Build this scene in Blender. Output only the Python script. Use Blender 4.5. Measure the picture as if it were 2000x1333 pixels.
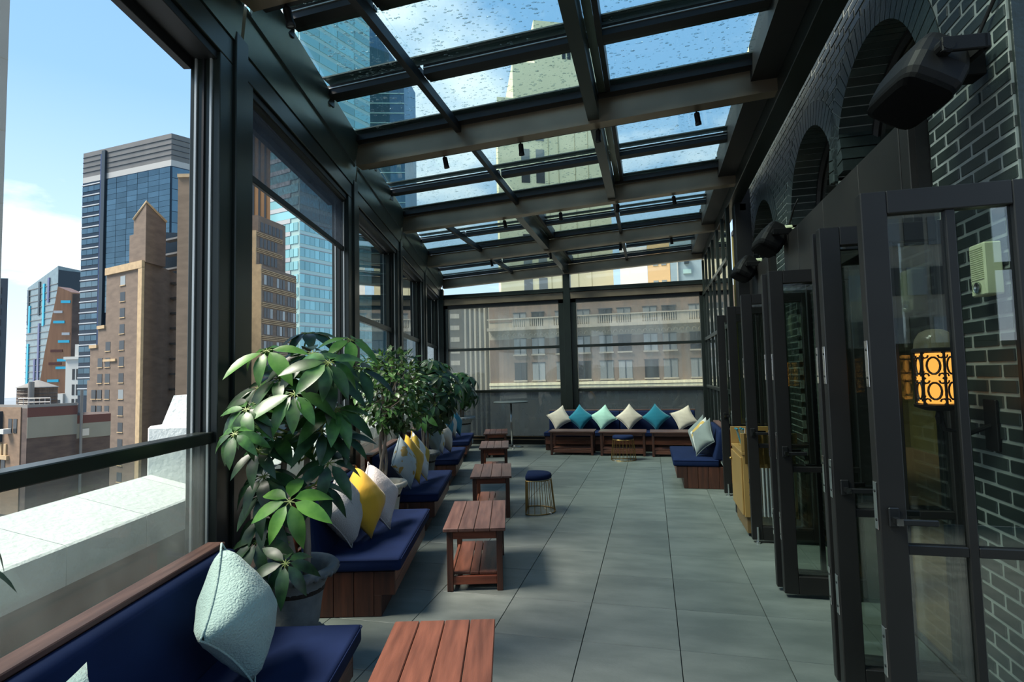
import bpy, bmesh, math, random
from mathutils import Matrix, Vector, Euler

# ------------------------------------------------------------------ scene, camera, world, sun
for o in list(bpy.data.objects):
    bpy.data.objects.remove(o, do_unlink=True)
scn = bpy.context.scene
COL = scn.collection
random.seed(7)
R = math.radians

CAM_H = 1.7094
yaw, pitch, roll = 0.2457029, 0.0606717, -0.0232646
cd = bpy.data.cameras.new('camera')
cd.sensor_width = 36.0
cd.lens = 1077.05 / 2000 * 36.0
cd.clip_start, cd.clip_end = 0.05, 3000
cam = bpy.data.objects.new('camera', cd)
COL.objects.link(cam)
fw = Vector((-math.sin(yaw) * math.cos(pitch), math.cos(yaw) * math.cos(pitch), math.sin(pitch)))
rt0 = Vector((math.cos(yaw), math.sin(yaw), 0))
up0 = rt0.cross(fw)
rt = rt0 * math.cos(roll) + up0 * math.sin(roll)
up = -rt0 * math.sin(roll) + up0 * math.cos(roll)
m3 = Matrix((rt, up, -fw)).transposed()
cam.matrix_world = Matrix.Translation((0, 0, CAM_H)) @ m3.to_4x4()
scn.camera = cam

def lin(c):
    return tuple(((v / 255) / 12.92 if v / 255 <= .04045 else ((v / 255 + .055) / 1.055) ** 2.4) for v in c) + (1.0,)

world = bpy.data.worlds.new('sky')
scn.world = world
world.use_nodes = True
wn, wl = world.node_tree.nodes, world.node_tree.links
wn.clear()
w_out = wn.new('ShaderNodeOutputWorld'); w_bg = wn.new('ShaderNodeBackground')
w_tc = wn.new('ShaderNodeTexCoord'); w_sep = wn.new('ShaderNodeSeparateXYZ')
wl.new(w_tc.outputs['Generated'], w_sep.inputs[0])
w_ramp = wn.new('ShaderNodeValToRGB')
er = w_ramp.color_ramp.elements
er[0].position = 0.0; er[0].color = lin((206, 218, 228))
er[1].position = 0.9; er[1].color = lin((92, 138, 188))
e = er.new(0.16); e.color = lin((176, 202, 224))
e = er.new(0.42); e.color = lin((128, 168, 208))
wl.new(w_sep.outputs['Z'], w_ramp.inputs[0])
# clouds laid out on a flat layer overhead
w_den = wn.new('ShaderNodeMath'); w_den.operation = 'ADD'; w_den.inputs[1].default_value = 0.22
w_abs = wn.new('ShaderNodeMath'); w_abs.operation = 'ABSOLUTE'
wl.new(w_sep.outputs['Z'], w_abs.inputs[0]); wl.new(w_abs.outputs[0], w_den.inputs[0])
w_dx = wn.new('ShaderNodeMath'); w_dx.operation = 'DIVIDE'
w_dy = wn.new('ShaderNodeMath'); w_dy.operation = 'DIVIDE'
wl.new(w_sep.outputs['X'], w_dx.inputs[0]); wl.new(w_den.outputs[0], w_dx.inputs[1])
wl.new(w_sep.outputs['Y'], w_dy.inputs[0]); wl.new(w_den.outputs[0], w_dy.inputs[1])
w_cmb = wn.new('ShaderNodeCombineXYZ')
wl.new(w_dx.outputs[0], w_cmb.inputs[0]); wl.new(w_dy.outputs[0], w_cmb.inputs[1])
w_cmb.inputs[2].default_value = 3.7
w_noise = wn.new('ShaderNodeTexNoise')
w_noise.inputs['Scale'].default_value = 1.15; w_noise.inputs['Detail'].default_value = 9
w_noise.inputs['Roughness'].default_value = .56
wl.new(w_cmb.outputs[0], w_noise.inputs['Vector'])
w_cr = wn.new('ShaderNodeValToRGB')
w_cr.color_ramp.elements[0].position = .55; w_cr.color_ramp.elements[0].color = (0, 0, 0, 1)
w_cr.color_ramp.elements[1].position = .73; w_cr.color_ramp.elements[1].color = (1, 1, 1, 1)
wl.new(w_noise.outputs[0], w_cr.inputs[0])
w_mix = wn.new('ShaderNodeMix'); w_mix.data_type = 'RGBA'
w_mix.inputs['B'].default_value = (0.93, .945, .96, 1)
wl.new(w_cr.outputs[0], w_mix.inputs['Factor']); wl.new(w_ramp.outputs[0], w_mix.inputs['A'])
wl.new(w_mix.outputs['Result'], w_bg.inputs[0]); w_bg.inputs[1].default_value = 0.60
wl.new(w_bg.outputs[0], w_out.inputs[0])

sd = bpy.data.lights.new('sun', 'SUN')
sd.energy = 3.5; sd.angle = R(26); sd.color = (1, .93, .82)
sun = bpy.data.objects.new('sun', sd)
COL.objects.link(sun)
sun.rotation_euler = Vector((-0.52, -0.24, 0.82)).to_track_quat('Z', 'Y').to_euler()

scn.view_settings.view_transform = 'Standard'
scn.view_settings.look = 'None'
scn.view_settings.gamma = 1.0
scn.view_settings.use_curve_mapping = False
scn.view_settings.exposure = 1.6
scn.cycles.transparent_max_bounces = 24

# ------------------------------------------------------------------ mesh helpers
class MB:
    def __init__(s): s.v = []; s.f = []
    def add(s, vs, fs):
        b = len(s.v); s.v += [tuple(p) for p in vs]; s.f += [tuple(b + i for i in f) for f in fs]; return s
    def hexa(s, p):
        return s.add(p, [(0, 3, 2, 1), (4, 5, 6, 7), (0, 1, 5, 4), (1, 2, 6, 5), (2, 3, 7, 6), (3, 0, 4, 7)])
    def box(s, x0, x1, y0, y1, z0, z1):
        return s.hexa([(x0, y0, z0), (x1, y0, z0), (x1, y1, z0), (x0, y1, z0), (x0, y0, z1), (x1, y0, z1), (x1, y1, z1), (x0, y1, z1)])
    def cbox(s, x0, x1, y0, y1, z0, z1, c=.005):
        lo, hi = (x0, y0, z0), (x1, y1, z1)
        idx = {}; vs = []
        for k in range(8):
            sg = (k & 1, k >> 1 & 1, k >> 2 & 1)
            for a in range(3):
                p = []
                for b in range(3):
                    e_ = hi[b] if sg[b] else lo[b]
                    if b != a: e_ += -c if sg[b] else c
                    p.append(e_)
                idx[k, a] = len(vs); vs.append(p)
        fs = []
        for a in range(3):
            b, c2 = (a + 1) % 3, (a + 2) % 3
            for sg in (0, 1):
                ks = [sum(((sg << a), (i << b), (j << c2))) for i, j in ((0, 0), (1, 0), (1, 1), (0, 1))]
                fs.append([idx[k, a] for k in ks])
            for i in (0, 1):
                for j in (0, 1):
                    k0 = (i << b) + (j << c2); k1 = k0 + (1 << a)
                    fs.append([idx[k0, b], idx[k1, b], idx[k1, c2], idx[k0, c2]])
        for k in range(8): fs.append([idx[k, 0], idx[k, 1], idx[k, 2]])
        return s.add(vs, fs)
    def tube(s, pts, r, n=8, closed=False):
        pts = [Vector(p) for p in pts]; N = len(pts)
        rr = r if isinstance(r, (list, tuple)) else [r] * N
        vs = []; prev = None
        for i, p in enumerate(pts):
            if closed: d = pts[(i + 1) % N] - pts[i - 1]
            else: d = pts[min(i + 1, N - 1)] - pts[max(i - 1, 0)]
            d = d.normalized() if d.length > 1e-9 else Vector((0, 0, 1))
            if prev is None:
                a = d.cross(Vector((0, 0, 1)))
                if a.length < .05: a = d.cross(Vector((1, 0, 0)))
            else:
                a = prev - d * prev.dot(d)
            a.normalize(); prev = a; b = d.cross(a)
            for k in range(n):
                t = 2 * math.pi * k / n
                vs.append(p + (a * math.cos(t) + b * math.sin(t)) * rr[i])
        fs = []
        for i in range(N if closed else N - 1):
            j = (i + 1) % N
            for k in range(n):
                fs.append((i * n + k, i * n + (k + 1) % n, j * n + (k + 1) % n, j * n + k))
        if not closed:
            fs.append(tuple(range(n))[::-1]); fs.append(tuple((N - 1) * n + k for k in range(n)))
        return s.add(vs, fs)
    def lathe(s, prof, n=24, cx=0, cy=0, cap=True):
        vs = []; N = len(prof)
        for r, z in prof:
            for k in range(n):
                t = 2 * math.pi * k / n
                vs.append((cx + r * math.cos(t), cy + r * math.sin(t), z))
        fs = [(i * n + k, i * n + (k + 1) % n, (i + 1) * n + (k + 1) % n, (i + 1) * n + k) for i in range(N - 1) for k in range(n)]
        if cap:
            fs.append(tuple(range(n))[::-1]); fs.append(tuple((N - 1) * n + k for k in range(n)))
        return s.add(vs, fs)
    def prism(s, poly, z0, z1):
        n = len(poly)
        vs = [(x, y, z0) for x, y in poly] + [(x, y, z1) for x, y in poly]
        fs = [tuple(range(n))[::-1], tuple(range(n, 2 * n))] + [(i, (i + 1) % n, n + (i + 1) % n, n + i) for i in range(n)]
        return s.add(vs, fs)
    def mesh(s, name, mat=None, smooth=False):
        me = bpy.data.meshes.new(name); me.from_pydata(s.v, [], s.f)
        bm = bmesh.new(); bm.from_mesh(me)
        bmesh.ops.recalc_face_normals(bm, faces=bm.faces[:])
        bm.to_mesh(me); bm.free()
        if smooth:
            me.polygons.foreach_set('use_smooth', [True] * len(me.polygons))
        if mat: me.materials.append(mat)
        return me

def put(name, me, parent=None, loc=(0, 0, 0), rot=None, scale=None, mw=None):
    o = bpy.data.objects.new(name, me); COL.objects.link(o)
    if parent: o.parent = parent
    if mw is not None: o.matrix_basis = mw
    else:
        o.location = loc
        if rot is not None: o.rotation_euler = rot
        if scale is not None: o.scale = scale
    return o
def obj(name, mb, mat, parent=None, loc=(0, 0, 0), rot=None, smooth=False, label=None, **kw):
    o = put(name, mb.mesh(name, mat, smooth), parent, loc, rot, **kw)
    if label: o['label'] = label
    return o
def tag(o, label, cat, group=None, kind=None):
    o['label'] = label; o['category'] = cat
    if group: o['group'] = group
    if kind: o['kind'] = kind
    return o
def thing(name, label, cat, loc=(0, 0, 0), rotz=0, group=None):
    o = bpy.data.objects.new(name, None); COL.objects.link(o)
    o.empty_display_size = .1
    o.location = loc; o.rotation_euler = (0, 0, rotz)
    return tag(o, label, cat, group)
def struct(name, mb=None, mat=None, loc=(0, 0, 0), rotz=0, label=None):
    if mb is None:
        o = bpy.data.objects.new(name, None); COL.objects.link(o); o.location = loc; o.rotation_euler = (0, 0, rotz)
    else:
        o = obj(name, mb, mat, None, loc, (0, 0, rotz))
    o['kind'] = 'structure'
    if label: o['label'] = label
    return o

# the window side runs at a slight angle to the brick side: local x = away from the windows, local y = along them
TH = R(14.6)
def st(s, t, z=0): return Vector((-math.sin(TH) * s + math.cos(TH) * t, math.cos(TH) * s + math.sin(TH) * t, z))

# ------------------------------------------------------------------ materials
def nodes(name):
    m = bpy.data.materials.new(name); m.use_nodes = True
    nt = m.node_tree; nt.nodes.clear()
    out = nt.nodes.new('ShaderNodeOutputMaterial')
    return m, nt, nt.nodes, nt.links, out
def mat(name, col, rough=.6, metal=0.0, var=0.0, vs=6.0, bump=0.0, bs=60.0, stretch=(1, 1, 1), rnd=0.0, col2=None, coat=0.0, sheen=0.0, detail=4, spec=.5, sub=0.0):
    m, nt, n, l, out = nodes(name)
    b = n.new('ShaderNodeBsdfPrincipled'); l.new(b.outputs[0], out.inputs[0])
    b.inputs['Roughness'].default_value = rough; b.inputs['Metallic'].default_value = metal
    b.inputs['Specular IOR Level'].default_value = spec
    if coat: b.inputs['Coat Weight'].default_value = coat; b.inputs['Coat Roughness'].default_value = .2
    if sheen: b.inputs['Sheen Weight'].default_value = sheen
    c = lin(col)
    b.inputs['Base Color'].default_value = c
    tc = n.new('ShaderNodeTexCoord'); mp = n.new('ShaderNodeMapping'); mp.inputs['Scale'].default_value = stretch
    l.new(tc.outputs['Object'], mp.inputs[0])
    src = mp.outputs[0]
    oi = n.new('ShaderNodeObjectInfo')
    if rnd or var:
        ad = n.new('ShaderNodeVectorMath'); ad.operation = 'ADD'
        sc = n.new('ShaderNodeMath'); sc.operation = 'MULTIPLY'; sc.inputs[1].default_value = 37.0
        l.new(oi.outputs['Random'], sc.inputs[0]); l.new(src, ad.inputs[0]); l.new(sc.outputs[0], ad.inputs[1]); src = ad.outputs[0]
    cs = None
    if var or col2:
        no = n.new('ShaderNodeTexNoise'); no.inputs['Scale'].default_value = vs; no.inputs['Detail'].default_value = detail
        l.new(src, no.inputs['Vector'])
        rp = n.new('ShaderNodeValToRGB')
        k = var if not col2 else 0
        a2 = lin(col2) if col2 else tuple(min(1, v * (1 + k)) for v in c[:3]) + (1,)
        a1 = c if col2 else tuple(v * (1 - k) for v in c[:3]) + (1,)
        rp.color_ramp.elements[0].position = .32; rp.color_ramp.elements[0].color = a1
        rp.color_ramp.elements[1].position = .68; rp.color_ramp.elements[1].color = a2
        l.new(no.outputs[0], rp.inputs[0]); cs = rp.outputs[0]
    if rnd:
        hv = n.new('ShaderNodeHueSaturation')
        mr = n.new('ShaderNodeMapRange'); mr.inputs['To Min'].default_value = 1 - rnd; mr.inputs['To Max'].default_value = 1 + rnd
        l.new(oi.outputs['Random'], mr.inputs[0]); l.new(mr.outputs[0], hv.inputs['Value'])
        if cs: l.new(cs, hv.inputs['Color'])
        else: hv.inputs['Color'].default_value = c
        cs = hv.outputs[0]
    if cs: l.new(cs, b.inputs['Base Color'])
    if bump:
        nb = n.new('ShaderNodeTexNoise'); nb.inputs['Scale'].default_value = bs; nb.inputs['Detail'].default_value = 3
        l.new(src, nb.inputs['Vector'])
        bp = n.new('ShaderNodeBump'); bp.inputs['Strength'].default_value = bump; bp.inputs['Distance'].default_value = .01
        l.new(nb.outputs[0], bp.inputs['Height']); l.new(bp.outputs[0], b.inputs['Normal'])
    if sub:
        tr = n.new('ShaderNodeBsdfTranslucent'); mx = n.new('ShaderNodeMixShader'); mx.inputs[0].default_value = sub
        if cs: l.new(cs, tr.inputs[0])
        else: tr.inputs[0].default_value = c
        l.new(b.outputs[0], mx.inputs[1]); l.new(tr.outputs[0], mx.inputs[2]); l.new(mx.outputs[0], out.inputs[0])
    return m
def glass(name, tint=(1, 1, 1), ior=1.45, rough=0.0, film=0.0, filmcol=(150, 150, 145), streak=(3, 3, .25), fs=3.0, wav=0.0, boost=1.0):
    m, nt, n, l, out = nodes(name)
    tr = n.new('ShaderNodeBsdfTransparent'); tr.inputs[0].default_value = tuple(tint) + (1,)
    gl = n.new('ShaderNodeBsdfGlossy'); gl.inputs['Roughness'].default_value = rough
    fr = n.new('ShaderNodeFresnel'); fr.inputs[0].default_value = ior
    ge = n.new('ShaderNodeNewGeometry'); io = n.new('ShaderNodeMapRange')   # same reflectance on both faces of a pane
    io.inputs['To Min'].default_value = ior; io.inputs['To Max'].default_value = 1 / ior
    l.new(ge.outputs['Backfacing'], io.inputs[0]); l.new(io.outputs[0], fr.inputs[0])
    ml = n.new('ShaderNodeMath'); ml.operation = 'MULTIPLY'; ml.inputs[1].default_value = boost; ml.use_clamp = True
    l.new(fr.outputs[0], ml.inputs[0])
    mx = n.new('ShaderNodeMixShader')
    l.new(ml.outputs[0], mx.inputs[0]); l.new(tr.outputs[0], mx.inputs[1]); l.new(gl.outputs[0], mx.inputs[2])
    last = mx.outputs[0]
    tc = n.new('ShaderNodeTexCoord')
    if wav:
        nz = n.new('ShaderNodeTexNoise'); nz.inputs['Scale'].default_value = 1.3
        bp = n.new('ShaderNodeBump'); bp.inputs['Strength'].default_value = wav; bp.inputs['Distance'].default_value = .02
        l.new(tc.outputs['Object'], nz.inputs['Vector']); l.new(nz.outputs[0], bp.inputs['Height']); l.new(bp.outputs[0], gl.inputs['Normal'])
    if film:
        mp = n.new('ShaderNodeMapping'); mp.inputs['Scale'].default_value = streak
        l.new(tc.outputs['Object'], mp.inputs[0])
        no = n.new('ShaderNodeTexNoise'); no.inputs['Scale'].default_value = fs; no.inputs['Detail'].default_value = 5
        l.new(mp.outputs[0], no.inputs['Vector'])
        mr = n.new('ShaderNodeMapRange'); mr.inputs['From Min'].default_value = .3; mr.inputs['From Max'].default_value = .7
        mr.inputs['To Min'].default_value = film * .45; mr.inputs['To Max'].default_value = film * 1.5
        l.new(no.outputs[0], mr.inputs[0])
        df = n.new('ShaderNodeBsdfDiffuse'); df.inputs[0].default_value = lin(filmcol)
        tl = n.new('ShaderNodeBsdfTranslucent'); tl.inputs[0].default_value = lin(filmcol)
        m1 = n.new('ShaderNodeMixShader'); m1.inputs[0].default_value = .5
        l.new(df.outputs[0], m1.inputs[1]); l.new(tl.outputs[0], m1.inputs[2])
        m2 = n.new('ShaderNodeMixShader')
        l.new(mr.outputs[0], m2.inputs[0]); l.new(last, m2.inputs[1]); l.new(m1.outputs[0], m2.inputs[2]); last = m2.outputs[0]
    l.new(last, out.inputs[0])
    return m
def emit(name, col, strength):
    m, nt, n, l, out = nodes(name)
    e_ = n.new('ShaderNodeEmission'); e_.inputs[0].default_value = lin(col); e_.inputs[1].default_value = strength
    l.new(e_.outputs[0], out.inputs[0]); return m

frame_m = mat('dark_frame_metal', (36, 42, 38), .32, .35, var=.15, vs=3)
steel_m = mat('bronze_steel', (132, 116, 96), .36, .5, var=.22, vs=1.6, detail=2)
eave_m = mat('green_grey_eave_metal', (84, 96, 88), .28, .75, var=.1)
flash_m = mat('wet_grey_flashing', (50, 58, 56), .4, .2, var=.15)
black_m = mat('black_metal', (15, 15, 16), .5, .1, var=.15)
door_m = mat('charcoal_door_frame', (33, 31, 30), .45, .25, var=.12, vs=4)
track_m = mat('grey_aluminium', (176, 178, 174), .4, .6)
sill_m = mat('sill_metal', (24, 25, 25), .35, .3)
tile_m = mat('slate_grey_tile', (90, 97, 93), .45, 0, col2=(112, 118, 113), vs=2.6, stretch=(1, 2.4, 1), bump=.12, bs=55, rnd=.07, detail=8)
grout_m = mat('dark_grout', (38, 41, 41), .9)
wood_m = mat('red_brown_wood', (80, 46, 34), .42, 0, col2=(110, 66, 50), vs=3.2, stretch=(9, .8, 9), bump=.1, bs=30, rnd=.22, detail=6)
woodd_m = mat('dark_brown_wood', (50, 27, 19), .5, 0, col2=(80, 43, 29), vs=3.0, stretch=(9, 9, .8), bump=.1, bs=30, rnd=.25, detail=6)
woodt_m = mat('weathered_brown_glare_wood', (76, 51, 45), .45, 0, col2=(104, 75, 66), vs=3.2, stretch=(9, .8, 9), bump=.1, bs=30, rnd=.15, detail=6)
woodx_m = mat('red_brown_wood_crosswise', (78, 35, 21), .42, 0, col2=(132, 66, 42), vs=3.2, stretch=(.8, 9, 9), bump=.1, bs=30, rnd=.2, detail=6)
navy_m = mat('navy_canvas', (19, 33, 66), .85, 0, var=.12, vs=5, bump=.12, bs=500, spec=.15)
mortar_m = mat('grey_mortar', (136, 143, 139), .6, 0, var=.12, vs=9)
brick_m = mat('dark_painted_brick', (40, 49, 47), .36, 0, var=.22, vs=9, bump=.25, bs=40, rnd=.25)
stucco_m = mat('white_stucco', (214, 218, 213), .85, 0, var=.05, vs=4, bump=.8, bs=28)
stuccoj_m = mat('grey_joint', (150, 155, 150), .9)
urn_m = mat('grey_weathered_stone', (80, 86, 89), .75, 0, col2=(110, 114, 115), vs=7, bump=.3, bs=40)
urnp_m = mat('pale_grey_stone', (138, 143, 143), .75, 0, col2=(166, 170, 168), vs=7, bump=.3, bs=40)
urnc_m = mat('cream_stone', (186, 178, 162), .75, 0, col2=(214, 208, 194), vs=7, bump=.3, bs=40)
soil_m = mat('dark_soil', (36, 28, 22), .95, 0, var=.3, vs=30, bump=.8, bs=60)
bark_m = mat('grey_brown_bark', (112, 100, 88), .8, 0, col2=(150, 138, 124), vs=8, stretch=(3, 3, .6), bump=.3, bs=30)
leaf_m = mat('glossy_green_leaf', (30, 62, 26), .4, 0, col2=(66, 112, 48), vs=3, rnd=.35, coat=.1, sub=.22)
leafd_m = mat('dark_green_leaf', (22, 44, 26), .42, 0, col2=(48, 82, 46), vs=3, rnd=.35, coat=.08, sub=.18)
leafb_m = mat('sunlit_green_leaf', (64, 116, 40), .4, 0, col2=(98, 146, 62), vs=3, rnd=.2, coat=.1, sub=.3)  # sunlight on the lit clusters is put into this leaf colour
leaff_m = mat('small_mid_green_leaf', (44, 80, 36), .38, 0, col2=(92, 128, 66), vs=4, rnd=.4, coat=.1, sub=.2)
rib_m = mat('pale_green_stem', (112, 128, 62), .6)
brass_m = mat('brushed_brass', (158, 128, 80), .3, .9, var=.1)
chrome_m = mat('chrome', (200, 200, 200), .15, 1)
gold_m = mat('gold_lacquer', (164, 130, 76), .45, .25, var=.06, vs=3)
goldd_m = mat('brown_toe_board', (112, 88, 54), .5, .1)
white_m = mat('white_fluted_panel', (206, 206, 214), .5)
cream_m = mat('cream_plastic', (208, 214, 178), .5, 0, var=.04)
conduit_m = mat('pale_grey_conduit', (150, 162, 156), .5, .3)
boxg_m = mat('grey_box_metal', (92, 100, 98), .5, .3)
spk_m = mat('black_speaker_plastic', (11, 11, 12), .6, 0, bump=.1, bs=300, spec=.2)
grille_m = mat('black_speaker_grille', (6, 6, 7), .8, 0, bump=.5, bs=500, spec=.1)
iron_m = mat('black_iron', (14, 13, 12), .55, .4)
amber_m = emit('amber_glass_lit', (255, 170, 76), 0.66)
domeg_m = glass('lantern_dome_glass', (.8, .78, .7), film=.3, filmcol=(190, 180, 150))
roofg_m = glass('roof_glass', (.84, .935, .92), 1.5, wav=.02)
clear_m = glass('clear_glass', (.93, .96, .95), 1.5)
doorg_m = glass('door_glass', (.86, .90, .87), 1.6, boost=2.2)
low_m = glass('dusty_low_glass', (.86, .90, .88), 1.5, film=.10, filmcol=(170, 176, 172), streak=(1, 1, 1), fs=2.0)
endg_m = glass('streaked_end_glass', (.90, .91, .88), 1.5, film=.15, filmcol=(188, 190, 184), streak=(5, 5, .12), fs=2.2, boost=1.3)
endl_m = glass('hazy_low_end_glass', (.32, .35, .36), 1.5, film=.30, filmcol=(128, 136, 138), streak=(2, 2, .6), fs=2.0, boost=1.6)
shade_m = glass('dark_mesh_shade', (.50, .53, .56), 1.02, film=.32, filmcol=(96, 104, 112), streak=(2, 2, 2), fs=20)
drop_m = glass('rain_drop', (.92, .96, .96), 1.33, boost=2.5)
# ------------------------------------------------------------------ floor
def xleft(Y, t=-1.68):
    s = (Y - t * math.sin(TH)) / math.cos(TH)
    return -math.sin(TH) * s + math.cos(TH) * t
floor = struct('floor', MB().prism([(xleft(-1.5, -1.9), -1.5), (1.62, -1.5), (1.62, 13.28), (xleft(13.28, -1.9), 13.28)], -.12, -.012), grout_m, label='slate grey tiled floor with dark joints')
tm = MB().cbox(-.2975, .2975, -.2975, .2975, -.014, 0, .0015).mesh('tile', tile_m)
GX, GY = -1.0910, 3.0189
for i in range(-8, 5):
    for j in range(-6, 18):
        cx, cy = GX + .6 * (i + .5), GY + .6 * (j + .5)
        if cx < xleft(cy) - .45 or cx + .3 > 1.95 or cy > 13.4: continue
        x0, x1, y0, y1 = cx - .2975, cx + .2975, cy - .2975, cy + .2975
        x1 = min(x1, 1.56); y1 = min(y1, 13.2)
        if x1 - x0 < .05 or y1 - y0 < .05: continue
        if x1 - x0 > .59 and y1 - y0 > .59: put('tile', tm, floor, (cx, cy, 0))
        else: obj('tile', MB().cbox(x0 - cx, x1 - cx, y0 - cy, y1 - cy, -.014, 0, .0015), tile_m, floor, (cx, cy, 0))

# ------------------------------------------------------------------ window side (wall_left)
wl_ = struct('wall_left', MB().box(-1.88, -1.66, -1.2, 14.3, 0, .11), sill_m, rotz=TH, label='window side of the terrace with dark steel posts')
PS = [.79, 3.45, 6.11, 8.77, 11.43]
for s in PS:
    obj('post', MB().cbox(-1.86, -1.66, s - .08, s + .08, .0, 3.92, .006), frame_m, wl_)
    obj('post_flank', MB().cbox(-1.86, -1.68, s - .235, s - .084, .11, 3.69, .004), frame_m, wl_)
    obj('post_flank', MB().cbox(-1.86, -1.68, s + .084, s + .19, .11, 3.69, .004), frame_m, wl_)
obj('post', MB().cbox(-1.86, -1.60, 13.95, 14.2, .0, 3.92, .006), frame_m, wl_)
ends = PS + [14.05]
def zb(X): return 4.195 + .049 * X
for a, b in zip(ends[:-1], ends[1:]):
    obj('header', MB().cbox(-1.86, -1.68, a + .084, b - .084, 3.695, 3.85, .004), frame_m, wl_)
    obj('inner_head_trim', MB().cbox(-1.86, -1.70, a + .19, b - .235, 3.64, 3.69, .003), black_m, wl_)
    # eave gutter leaning inwards
    za, zc = zb(st(a, -1.6).x), zb(st(b, -1.6).x)
    obj('eave_fascia', MB().hexa([(-1.84, a + .02, 3.855), (-1.67, a + .02, 3.855), (-1.67, b - .02, 3.855), (-1.84, b - .02, 3.855),
                                  (-1.80, a + .02, za + .2), (-1.645, a + .02, za + .06), (-1.645, b - .02, zc + .06), (-1.80, b - .02, zc + .2)]), eave_m, wl_)
    obj('gutter_rail', MB().hexa([(-1.64, a + .05, za + .03), (-1.63, a + .05, za + .02), (-1.63, b - .05, zc + .02), (-1.64, b - .05, zc + .03),
                                  (-1.64, a + .05, za + .30), (-1.575, a + .05, za + .3), (-1.575, b - .05, zc + .3), (-1.64, b - .05, zc + .3)]), eave_m, wl_)
wlab = ['open window overlooking the skyline with lowest pane closed', 'open window with a half drawn dark mesh shade', 'closed sash window third along from the front',
        'closed sash window second from the far corner', 'dark closed window next to the far corner']
for k, (a, b) in enumerate(zip(ends[:-1], ends[1:])):
    a2, b2 = a + .19, b - .235
    if k == 4: b2 = 13.95
    w = struct('window_%d' % (k + 1), rotz=TH, label=wlab[k])
    obj('sill', MB().cbox(-1.86, -1.67, a2, b2, .11, .16, .004), sill_m, w)
    obj('window_rail', MB().cbox(-1.80, -1.70, a2, b2, 1.355, 1.42, .005), frame_m, w)
    obj('pane', MB().box(-1.755, -1.745, a2, b2, .16, 1.36), low_m, w)
    for e_, sg in ((a2, 1), (b2, -1)):
        for q in range(3):
            t0 = -1.725 - .045 * q
            obj('sash_track', MB().box(t0 - .012, t0, e_ - (.014 if sg < 0 else 0), e_ + (.014 if sg > 0 else 0), .16, 3.64), track_m if q != 1 else black_m, w)
    obj('outer_jamb', MB().cbox(-1.90, -1.85, a2, a2 + .05, .16, 3.64, .003), black_m, w)
    obj('outer_head', MB().cbox(-1.90, -1.85, a2, b2, 3.58, 3.66, .003), black_m, w)
    if k == 1:
        sh = obj('roller_shade', MB().box(-1.742, -1.738, a2 + .02, b2 - .02, 3.12, 3.62), shade_m, w, label='dark see-through mesh roller shade half drawn')
        obj('hem_bar', MB().cbox(-1.755, -1.725, a2 + .015, b2 - .015, 3.075, 3.125, .004), black_m, sh)
        obj('shade_roll', MB().tube([(-1.745, a2 + .02, 3.64), (-1.745, b2 - .02, 3.64)], .035, 10), black_m, w)
    if k >= 2:
        obj('sash_rail', MB().cbox(-1.83, -1.77, a2, b2, 2.40, 2.47, .004), frame_m, w)
        obj('pane', MB().box(-1.805, -1.797, a2, b2, 1.42, 2.40), clear_m, w)
        obj('pane', MB().box(-1.825, -1.817, a2, b2, 2.46, 3.6), doorg_m, w)
        obj('sash_stile', MB().cbox(-1.84, -1.79, b2 - .12, b2 - .06, 1.42, 3.6, .003), frame_m, w)

# ------------------------------------------------------------------ far end wall
YE = 13.2
xl = xleft(YE)
we = struct('wall_back', MB().box(xl, 1.3, YE, YE + .16, 0, .2), sill_m, label='glazed far end wall of the terrace')
obj('sill_line', MB().box(xl, 1.2, YE - .012, YE, .115, .13), steel_m, we)
obj('sill_line', MB().box(xl, 1.2, YE - .02, YE, .195, .21), steel_m, we)
obj('mullion', MB().cbox(-2.0, -1.83, YE - .06, YE + .16, .2, zb(-1.9) + .02, .006), frame_m, we)
for x0, x1 in ((-2.13, -2.0), (-1.83, -1.70), (1.13, 1.28), (xl, xl + .2)):
    obj('mullion_flank', MB().cbox(x0, x1, YE - .02, YE + .14, .2, 3.66, .004), frame_m, we)
for x0, x1 in ((xl, -2.0), (-1.83, 1.28)):
    obj('header', MB().cbox(x0, x1, YE - .05, YE + .16, 3.50, 3.66, .005), steel_m, we)
    obj('header_shelf', MB().cbox(x0, x1, YE - .08, YE + .1, 3.665, 3.70, .004), frame_m, we)
    obj('header_shelf', MB().cbox(x0, x1, YE - .02, YE + .1, 3.71, 3.775, .004), frame_m, we)
    obj('head_dark_trim', MB().cbox(x0, x1, YE - .02, YE + .14, 3.41, 3.495, .003), black_m, we)  # black strip between window head and header
for k, (x0, x1) in enumerate(((xl + .2, -2.13), (-1.70, 1.13))):
    w = struct('window_%d' % (6 + k), label=('left' if k == 0 else 'right') + ' half of the streaked end window facing a stone facade')
    for z0 in (2.325, 1.27):
        obj('glazing_bar', MB().cbox(x0, x1, YE + .01, YE + .07, z0, z0 + .065, .004), frame_m, w)
    obj('pane', MB().box(x0, x1, YE + .04, YE + .05, 2.39, 3.41), endg_m, w)
    obj('pane', MB().box(x0, x1, YE + .04, YE + .05, 1.335, 2.325), endg_m, w)
    obj('pane', MB().box(x0, x1, YE + .04, YE + .05, .2, 1.27), endl_m, w)
    xa, xb = (x0 - .1, -2.0) if k == 0 else (-1.83, 1.2)
    obj('clerestory_pane', MB().hexa([(xa, YE + .02, 3.77), (xb, YE + .02, 3.77), (xb, YE + .03, 3.77), (xa, YE + .03, 3.77),
        (xa, YE + .02, zb(xa) + .01), (xb, YE + .02, zb(xb) + .01), (xb, YE + .03, zb(xb) + .01), (xa, YE + .03, zb(xa) + .01)]), clear_m, w)

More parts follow.
